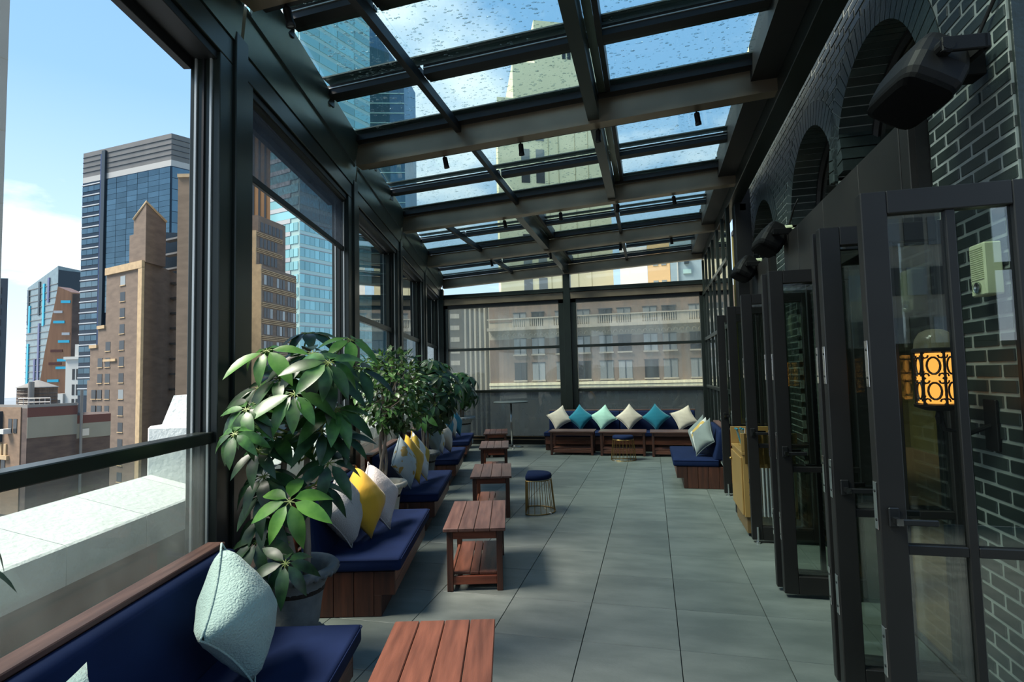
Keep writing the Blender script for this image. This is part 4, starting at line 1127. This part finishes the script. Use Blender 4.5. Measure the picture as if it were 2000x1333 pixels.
# brown stepped brick tower
P3, K3, Q3 = (-112.1, 92.2), (-97.9, 88.2), (-99.5, 94.5)
b3 = tower('brick_tower', 'tall stepped brown brick tower with tan corner trim', [P3, K3, Q3, (-104, 104)], Z0, 26, CB['brown'])
obj('lower_step', MB().prism([(-115.3, 93.2), P3, (-104, 104), (-110, 106)], Z0, 13.6), CB['brown'], b3)
obj('lower_step', MB().prism([(-118.6, 94.2), (-115.3, 93.2), (-110, 106), (-114, 108)], Z0, 9.6), CB['brown'], b3)
obj('lower_step', MB().prism([(-119.8, 94.6), (-118.6, 94.2), (-114, 108), (-116, 109)], Z0, 2.6), CB['brown'], b3)
pa, pb, pc_, pd_ = (-101.8, 89.3), (-97.6, 88.3), (-98.4, 93.8), (-102.5, 94.5)
up_ = MB().add([(*pa, 26), (*pb, 26), (*pc_, 26), (*pd_, 26), (*pa, 35.2), (*pb, 38.2), (*pc_, 35.6), (*pd_, 35.2)], [(0, 1, 2, 3), (4, 5, 6, 7), (0, 1, 5, 4), (1, 2, 6, 5), (2, 3, 7, 6), (3, 0, 4, 7)])
obj('upper_shaft', up_, CB['brown'], b3)
obj('coping', MB().tube([(*pa, 35.3), (*pb, 38.3), (*pc_, 35.7)], .3, 6), CB['tan'], b3)
obj('shoulder', MB().prism([(-103.4, 89.8), (-101.8, 89.35), (-102.4, 94.4), (-104, 95)], 26, 32.2), CB['brown'], b3)
slab(b3, 'tan_corner_trim', P3, K3, .90, 1.0, -20, 25, CB['tan'], .3)
slab(b3, 'tan_top_trim', P3, K3, 0, 1.0, 24.8, 26.3, CB['tan'], .35)
slab(b3, 'tan_ledge', P3, K3, -.02, .33, 6.4, 6.9, CB['tan'], .3)
for a_, b_, z in ((P3, (-115.3, 93.2), 13.6), ((-115.3, 93.2), (-118.6, 94.2), 9.6)): slab(b3, 'tan_ledge', a_, b_, 0, 1, z - .1, z + .6, CB['tan'], .3)
for k in range(14):
    z1 = 24.0 - 3.36 * k
    for ci, (u, kmin) in enumerate(((.40, 0), (.02, 4), (-.20, 5), (-.37, 7))):
        if k < kmin: continue
        w_ = slab(b3, 'window', P3, K3, u, u + .13, z1 - 1.9, z1, CB['win'] if (k * 3 + ci) % 7 else CB['winl'], .05, -.1)
        slab(b3, 'window_sill', P3, K3, u - .01, u + .14, z1 - 2.08, z1 - 1.92, CB['tan'], .15)
# recessed fire stair between brick shafts
stp = tower('stair_shaft', 'narrow dark recess with stacked grey landings between brick shafts', [(-107, 101.0), (-102.6, 103.6), (-104, 106), (-108, 104)], Z0, 36, CB['slate'])
for k in range(13): obj('landing', MB().prism([(-103.6, 98.3), (-98.9, 97.2), (-99.6, 99.0), (-104, 100)], 33 - 3.3 * k, 33.4 - 3.3 * k), CB['metal'], stp)
rb = tower('brick_shaft', 'plain light brown brick shaft at the edge of the open window', [(-91.9, 90.3), (-84.5, 92.2), (-86, 97), (-93.4, 95.8)], Z0, 43.5, CB['ltbrown'])
slab(rb, 'coping', (-91.9, 90.3), (-84.5, 92.2), 0, 1, 43.3, 44, CB['tan'], .3)
# low brick building with a water tank
FL, FP, FQ = (-82.5, 52.6), (-72.9, 50.4), (-70.8, 59.2)
FM = (-71.7, 55.4)
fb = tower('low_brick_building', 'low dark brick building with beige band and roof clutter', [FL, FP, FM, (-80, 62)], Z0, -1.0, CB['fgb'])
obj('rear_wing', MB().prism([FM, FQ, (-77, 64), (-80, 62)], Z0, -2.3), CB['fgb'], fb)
slab(fb, 'oxide_band', FP, FM, 0, 1, -2.1, -.95, CB['oxide'], .08); slab(fb, 'beige_band', FP, FM, 0, 1, -4.6, -2.1, CB['greige'], .08)
slab(fb, 'oxide_band', FM, FQ, 0, 1, -3.3, -2.25, CB['oxide'], .08); slab(fb, 'beige_band', FM, FQ, 0, 1, -5.2, -3.3, CB['greige'], .08)
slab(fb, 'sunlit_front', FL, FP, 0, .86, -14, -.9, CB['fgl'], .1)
slab(fb, 'dark_chute', FL, FP, .16, .40, -5.2, -1.4, CB['slate'], .5)
for u in (.56, .69): slab(fb, 'window', FL, FP, u, u + .09, -4.0, -2.3, CB['win'], .16)
slab(fb, 'air_conditioner', FL, FP, .54, .64, -4.1, -3.5, CB['white'], .9)
for u in (.14, .27, .40): slab(fb, 'window', FL, FP, u, u + .1, -9.6, -7.4, CB['win'], .16)
slab(fb, 'stone_ledge', FL, FP, .0, .6, -7.3, -6.8, CB['tan'], .4)
for k in range(4): slab(fb, 'crenel', FL, FP, .12 + .12 * k, .18 + .12 * k, -6.8, -5.4, CB['tan'], .25)
slab(fb, 'window', FM, FQ, .05, .18, -9.0, -7.2, CB['win'], .12)
slab(fb, 'vent', FM, FQ, .14, .34, -4.9, -4.0, CB['ltmetal'], .2)
obj('flue_pipe', MB().tube([(-71.1, 55.5, -12), (-71.1, 55.5, 1.0)], .16, 8), CB['metal'], fb)
obj('roof_parapet', MB().prism([FL, FP, FM, (-71.9, 55.6), (-73.1, 50.8), (-82.3, 53.0)], -1.0, -.6), CB['roofm'], fb)
rl = MB()
for k in range(7): rl.tube([(-79 + .9 * k, 53.5, -1), (-79 + .9 * k, 53.5, .1)], .05, 4)
for z in (-.4, .1): rl.tube([(-79, 53.5, z), (-73.6, 53.5, z)], .05, 4)
obj('roof_railing', rl, CB['ltmetal'], fb)
wt = thing('water_tank', 'round wooden rooftop water tank with cone roof', 'water tank', (-79.6, 56.2, -.98), 0)
obj('tank_staves', MB().lathe([(2.1, 0), (2.1, 2.4)], 24), CB['tank'], wt)
obj('cone_roof', MB().lathe([(2.25, 2.4), (2.2, 2.5), (.15, 3.4), (0, 3.45)], 24, cap=False), CB['roofm'], wt)
for k in range(5): obj('hoop', MB().lathe([(2.1, .25 + .45 * k), (2.16, .28 + .45 * k), (2.1, .33 + .45 * k)], 24, cap=False), CB['metal'], wt)
obj('vent_pipe', MB().tube([(1.6, -1.9, 0), (1.6, -1.9, 3.2)], .32, 10), CB['roofm'], wt)
# ornate white building
wb = tower('white_ornate_building', 'slim white ornate building with tall arched windows', [(-258.0, 193.7), (-249.6, 194.6), (-249, 204), (-258, 203)], Z0, 13.5, CB['white'])
slab(wb, 'cornice', (-258.0, 193.7), (-249.6, 194.6), -.05, 1.05, 13.2, 14.4, CB['white'], .8)
obj('turret', MB().prism([(-253.4, 194.2), (-249.8, 194.6), (-249.8, 200), (-253.4, 200)], 14, 20), CB['white'], wb)
for u in (.42, .66):
    for z in (-16, -9.5, -3, 4): slab(wb, 'window', (-258.0, 193.7), (-249.6, 194.6), u, u + .15, z, z + 4.8, CB['win'], .1)
slab(wb, 'low_wing', (-262.5, 193.2), (-258.0, 193.7), 0, 1, -45, -2.2, CB['white'], 1.0, -6)
slab(wb, 'window', (-262.5, 193.2), (-258.0, 193.7), .4, .7, -9, -5, CB['win'], 1.1)
# slanted grey glass tower and copper wedge
W0, W1, W2 = (-384.0, 263.5), (-341.6, 250.7), (-336.0, 268.0)
wt_ = thing('slanted_glass_tower', 'distant grey-green glass tower with slanted roof and cyan stripes', 'building', (0, 0, 0), 0, 'city buildings')
obj('tower_body', MB().add([(*W0, Z0), (*W1, Z0), (*W2, Z0), (-365, 290, Z0), (*W0, 64), (*W1, 73), (*W2, 71), (-365, 290, 64)], [(0, 1, 2, 3), (4, 5, 6, 7), (0, 1, 5, 4), (1, 2, 6, 5), (2, 3, 7, 6), (3, 0, 4, 7)]), CB['westin'], wt_)
slab(wt_, 'dark_side', W1, W2, 0, 1, Z0, 70.5, CB['slate'], .5)
for u, z0, z1, c in ((.08, 35, 52, 'cyan'), (.06, -10, 28, 'cyan'), (.55, 38, 64, 'cyan'), (.42, -8, 40, 'violet'), (.70, 52, 67, 'violet'), (.30, -10, 18, 'violet'), (.40, 45, 66, 'slate'), (.03, 40, 62, 'slate')):
    slab(wt_, 'glass_stripe', W0, W1, u, u + .055, z0, z1, CB[c], .5)
for k in range(24): slab(wt_, 'floor_line', W0, W1, 0, 1, -30 + 4 * k, -29.6 + 4 * k, CB['metal'], .3) if -30 + 4 * k < 63 else None
cw = thing('copper_wedge_tower', 'copper coloured wedge tower with bowed edge before the slanted tower', 'building', (0, 0, 0), 0, 'city buildings')
C0, C1 = (-321.8, 228.0), (-308.1, 233.4)
cp = [(*on_face(C0, C1, u), z) for u, z in ((0, Z0), (.01, 3), (.13, 18), (.30, 34), (.46, 48), (.53, 55.8), (1.0, 52.6), (1.0, Z0))]
ctr = Vector((0, 6, 0))
mbw = MB(); nn = len(cp)
mbw.add(cp + [(x + 1, y + 6, z) for x, y, z in cp], [tuple(range(nn)), tuple(range(nn, 2 * nn))] + [(i, (i + 1) % nn, nn + (i + 1) % nn, nn + i) for i in range(nn)])
obj('tower_body', mbw, CB['copper'], cw)
obj('dark_flank', MB().prism([(-308.4, 233.7), (-302.8, 237), (-303, 242), (-306, 242)], Z0, 51.8), CB['copperd'], cw)
for u0, u1, z, c in ((.66, .98, 50, 'cyan'), (.42, .72, 44, 'mull'), (.42, .8, 38, 'cyan'), (.72, .98, 31, 'mull'), (.6, .98, 26.5, 'cyan'), (.35, .75, 21, 'oxide'), (.58, .97, 15.5, 'cyan'), (.3, .72, 13.5, 'oxide'), (.54, .98, 11, 'cyan'), (.27, .65, 3.5, 'cyan'), (.2, .98, -9, 'oxide'), (.25, .9, -13, 'metal')):
    slab(cw, 'glass_stripe', C0, C1, u0, u1, 1.7 + (z - 1.7) * .93, 3.1 + (z - 1.7) * .93, CB[c], .35)
# slivers at the left edge
bs = tower('beige_panel_building', 'close beige panelled building showing as a sliver at the left edge', [(-27.6, 17.85), (-28.7, 14.6), (-36, 14), (-34, 20)], Z0, 30, CB['beige'])
for k in range(12): slab(bs, 'panel_joint', (-27.6, 17.85), (-28.7, 14.6), 0, 1, -10 + 3.3 * k, -9.95 + 3.3 * k, CB['beigej'], .01)
dsv = tower('dark_sliver_tower', 'dark tower sliver with small windows at the left edge', [(-168.6, 110.8), (-172.5, 108.5), (-192, 118), (-186, 122.2)], Z0, 31, CB['slate'])
for k in range(14): slab(dsv, 'window', (-168.6, 110.8), (-172.5, 108.5), .3, .85, 28.5 - 2.9 * k - 1.7, 28.5 - 2.9 * k, CB['win'], .1)
# banded brown office and turquoise tower through the second window
L4, K4, R4 = (-96, 103.6), (-84.2, 105.6), (-85.6, 120.0)
of = tower('stepped_office', 'stepped tan office block with banded triple windows', [L4, K4, R4, (-98, 120)], Z0, 27.6, CB['brown'])
KU, RU = (-86.4, 106.6), (-86.6, 116.0)
obj('upper_block', MB().prism([(-97, 104.5), KU, RU, (-98, 118)], 27.6, 35.8), CB['brown'], of)
KV, RV = (-87.5, 108.5), (-87.6, 118.5)
obj('upper_block', MB().prism([(-97, 106), KV, RV, (-98, 119)], 27.6, 40.2), CB['brown'], of)
slab(of, 'tan_end', L4, K4, .62, 1, Z0, 27.8, CB['tan'], .3)
slab(of, 'tan_end', (-97, 104.5), KU, .6, 1, 27.6, 36.0, CB['tan'], .3)
for k in range(8):
    z = 25.6 - 3.77 * k
    for u0, n in ((.06, 3), (.41, 3), (.73, 3)):
        for q in range(n): slab(of, 'window', K4, R4, u0 + .085 * q, u0 + .085 * q + .066, z - 2.2, z, CB['win'] if (k + q) % 4 else CB['winl'], .06)
    for q in range(3): slab(of, 'stone_band', K4, R4, 0, 1, z + .3 + .38 * q, z + .45 + .38 * q, CB['tan'], .2)
for k in range(2):
    z = 34.6 - 3.77 * k
    for q in range(5): slab(of, 'window', KU, RU, .12 + .14 * q, .22 + .14 * q, z - 2.2, z, CB['win'], .06)
    for q in range(3): slab(of, 'stone_band', KU, RU, 0, 1, z + .3 + .38 * q, z + .42 + .38 * q, CB['tan'], .2)
for q in range(6): slab(of, 'window', KV, RV, .08 + .14 * q, .18 + .14 * q, 36.6, 38.8, CB['win'], .06)
ft = tower('terracotta_tower', 'orange brown terracotta tower with dark vertical slots', [(-120.9, 136.6), (-108.9, 140.2), (-116, 149.2), (-128, 147)], Z0, 88, CB['fluted'])
for k in range(5): slab(ft, 'window_slot', (-120.9, 136.6), (-108.9, 140.2), .30 + .14 * k, .345 + .14 * k, 35, 84, CB['win'], .1)
L5, K5, R5 = (-153.4, 180.3), (-122.0, 173.0), (-111.5, 206.5)
tq = tower('turquoise_tower', 'turquoise glass tower with white banded corner', [L5, K5, R5, (-140, 215)], Z0, 172, CB['turqd'])
FH = 4.8
for k in range(11):
    z = 8 + FH * k
    for c in range(16): slab(tq, 'pane', K5, R5, (c + .04) / 16, (c + .96) / 16, z, z + 3.1, CB['turq'], .2)
    slab(tq, 'white_spandrel', K5, R5, 0, 1, z + 3.3, z + 3.55, CB['mull'], .3)
    for c in range(8): slab(tq, 'pane', L5, K5, .44 + c * .068, .44 + c * .068 + .062, z, z + 3.0, CB['turq'], .2)
    slab(tq, 'white_spandrel', L5, K5, 0, .86, z + 3.1, z + 4.7, CB['mull'], .3)
for k in range(22):
    z = 8 + FH * (11 + k)
    for c in range(4): slab(tq, 'window_band', K5, R5, (c + .02) / 4, (c + .98) / 4, z, z + 3.1, CB['turq'], .2)
    slab(tq, 'white_spandrel', L5, K5, 0, .86, z + 3.1, z + 4.7, CB['mull'], .3)
    slab(tq, 'window_band', L5, K5, .05, .98, z, z + 3.0, CB['turq'], .2)
st_ = thing('slanted_blue_tower', 'blue grey tower with slanted top seen through the roof glass', 'building', (0, 0, 0), 0, 'city buildings')
obj('tower_body', MB().add([(-128, 229, Z0), (-109, 235, Z0), (-112, 255, Z0), (-132, 250, Z0), (-128, 229, 175), (-109, 235, 147), (-112, 255, 147), (-132, 250, 175)], [(0, 1, 2, 3), (4, 5, 6, 7), (0, 1, 5, 4), (1, 2, 6, 5), (2, 3, 7, 6), (3, 0, 4, 7)]), CB['glassb'], st_)
for k in range(22): slab(st_, 'floor_line', (-128, 229), (-109, 235), 0, 1, 40 + 4.8 * k, 40.4 + 4.8 * k, CB['turqd'], .3)
# cream stepped tower above the roof glass
D0, D1 = (-21.5, 79.7), (-5.2, 87.2)
dt = tower('cream_stepped_tower', 'cream stone stepped tower seen through the roof glass', [D0, D1, (-10, 100), (-26, 95)], Z0, 44.5, CB['cream'])
T0, T1 = (-19.2, 80.9), (-5.9, 87.0)
obj('setback', MB().prism([T0, T1, (-10, 99), (-24, 94)], 44.5, 50.5), CB['cream'], dt)
U0, U1 = (-16.0, 82.4), (-6.6, 86.7)
obj('setback', MB().prism([U0, U1, (-10, 98), (-20, 93)], 50.5, 57.5), CB['cream'], dt)
for k in range(11):
    z = 43.2 - 3.35 * k
    for u in (.20, .33): slab(dt, 'window', D0, D1, u, u + .075, z - 2.0, z, CB['winl'] if k % 3 else CB['win'], .05)
for u in (.44, .52, .64, .72): slab(dt, 'window', U0, U1, u, u + .055, 51.5, 54.5, CB['win'], .05)
for u in (.44, .53, .68, .8): slab(dt, 'stone_joint', D0, D1, u, u + .006, 0, 44.4, CB['creamj'], .03)
slab(dt, 'window', D0, D1, .05, .1, 38.5, 40.2, CB['win'], .05)
cs_ = tower('cream_sliver_building', 'cream building corner above the brick wall through the roof glass', [(12.2, 62.6), (17, 63.8), (17, 68.5), (12.2, 68.5)], Z0, 38.6, CB['cream'])
# stone facade beyond the end wall
KF = 70 / 46.0
def fx(x): return x * KF
def fz(z): return 1.709 + (z - 1.709) * KF
YF = 70.0
sf = tower('stone_facade_building', 'stone building with balustrade and arched corbels beyond the end glass', [(-20.6, YF), (22, YF), (22, YF + 9), (-20.6, YF + 9)], Z0, 11.8, CB['stone'])
fp0, fp1 = (-20.6, YF), (22.0, YF)
def fu(x): return (x + 20.6) / 42.6
slab(sf, 'brown_upper_wall', fp0, fp1, 0, 1, 8.6, 11.8, CB['stoneb'], .05)
slab(sf, 'brown_mid_wall', fp0, fp1, 0, 1, -1, fz(4.72), CB['stoneb'], .05)
WX = [-11.34, -9.76, -7.7, -5.9, -4.06, -2.55, -.49, 1.0, 3.09, 4.6, 6.6, 8.1]
for i, x in enumerate(WX):
    a, b = fx(x), fx(x) + 1.62
    for z0, z1 in ((fz(5.9), fz(6.94)), (fz(3.4), fz(4.72)), (fz(1.2), fz(2.63))):
        w_ = slab(sf, 'window', fp0, fp1, fu(a), fu(b), z0, z1, CB['win'] if (i + int(z0)) % 3 == 0 else CB['winl'], .10)
        slab(w_, 'window_frame', fp0, fp1, fu(a + .77), fu(a + .85), z0, z1, CB['slate'], .16)
        slab(w_, 'window_frame', fp0, fp1, fu(a - .08), fu(b + .08), z1, z1 + .1, CB['slate'], .16)
        slab(w_, 'window_sill', fp0, fp1, fu(a - .1), fu(b + .1), z0 - .18, z0, CB['stone'], .3)
    for q in range(6): slab(sf, 'baluster', fp0, fp1, fu(a + .08 + .27 * q), fu(a + .22 + .27 * q), fz(5.74), fz(6.4), CB['stone'], 1.0, .7)
slab(sf, 'balustrade_rail', fp0, fp1, 0, 1, fz(6.38), fz(6.48), CB['stone'], 1.1, .6)
slab(sf, 'cornice', fp0, fp1, 0, 1, fz(5.45), fz(5.72), CB['stone'], 1.15)
for i in range(len(WX) - 1):
    a, b = fx(WX[i]) + 1.7, fx(WX[i + 1]) - .06
    if b > a: slab(sf, 'balustrade_pier', fp0, fp1, fu(a), fu(b), fz(5.72), fz(6.4), CB['stone'], 1.0, .6)
for q in range(58):
    x = -20 + .72 * q
    ar = MB().tube([(x + .26 * math.cos(math.pi * k / 6), YF - .35, fz(4.95) + .36 * math.sin(math.pi * k / 6)) for k in range(7)], .09, 4)
    obj('corbel_arch', ar, CB['stone'], sf)
slab(sf, 'ledge', fp0, fp1, 0, 1, fz(1.35) - .9, fz(1.35) - .55, CB['cream'], .6); slab(sf, 'ledge', fp0, fp1, 0, 1, fz(.9) - .6, fz(.9) - .3, CB['cream'], .5)
lt = tower('striped_dark_tower', 'grey tower with pale stripes left of the stone facade', [(-37.5, 92), (-27.2, 95.7), (-27, 110), (-40, 110)], Z0, 15, CB['metal'])
for k in range(11): slab(lt, 'stripe', (-37.5, 92), (-27.2, 95.7), 0, .42, -9 + 2.1 * k, -8.2 + 2.1 * k, CB['ltmetal'], .2)
for k in range(6): slab(lt, 'rib', (-37.5, 92), (-27.2, 95.7), .5 + .08 * k, .53 + .08 * k, -10, 15, CB['ltmetal'], .3)
tower('pale_party_wall', 'pale pinkish white party wall seen in the end clerestory', [(-3.8, 80), (-.02, 80), (-.02, 88), (-3.8, 88)], Z0, 19.5, CB['pinkw'])
tb = tower('tan_plaster_building', 'tan plaster building seen in the end clerestory', [(.02, 80), (3.1, 80), (3.1, 88), (.02, 88)], Z0, 20, CB['tanb'])
for x in (.25, .62):
    for z in (13.2, 16.6): slab(tb, 'window', (.02, 80), (3.1, 80), x, x + .22, z, z + 1.3, CB['winl'], .05)
gb = tower('grey_panel_building', 'grey blue panelled building seen in the end clerestory', [(3.14, 80), (7.6, 80), (7.6, 88), (3.14, 88)], Z0, 20, CB['greyb'])
slab(gb, 'green_oval_sign', (3.14, 80), (7.6, 80), .38, .62, 15.2, 15.8, CB['turqd'], .2)
slab(gb, 'air_unit', (3.14, 80), (7.6, 80), .42, .56, 16.6, 17.4, CB['slate'], .6)
slab(gb, 'drain_pipe', (3.14, 80), (7.6, 80), .2, .23, 13, 18, CB['white'], .3)
# buildings behind the viewpoint, seen mirrored in the door glass
rbk = tower('office_block_behind', 'grey banded office block mirrored in the nearest door glass', [(2, -38), (21.5, -40), (24, -60), (2, -60)], Z0, 26, CB['stone'])
for k in range(9):
    for c in range(12): slab(rbk, 'window', (2, -38), (21.5, -40), .02 + .08 * c, .085 + .08 * c, 19.5 - 3.6 * k - 2, 19.5 - 3.6 * k, CB['winl'] if (k + c) % 2 else CB['win'], .1)
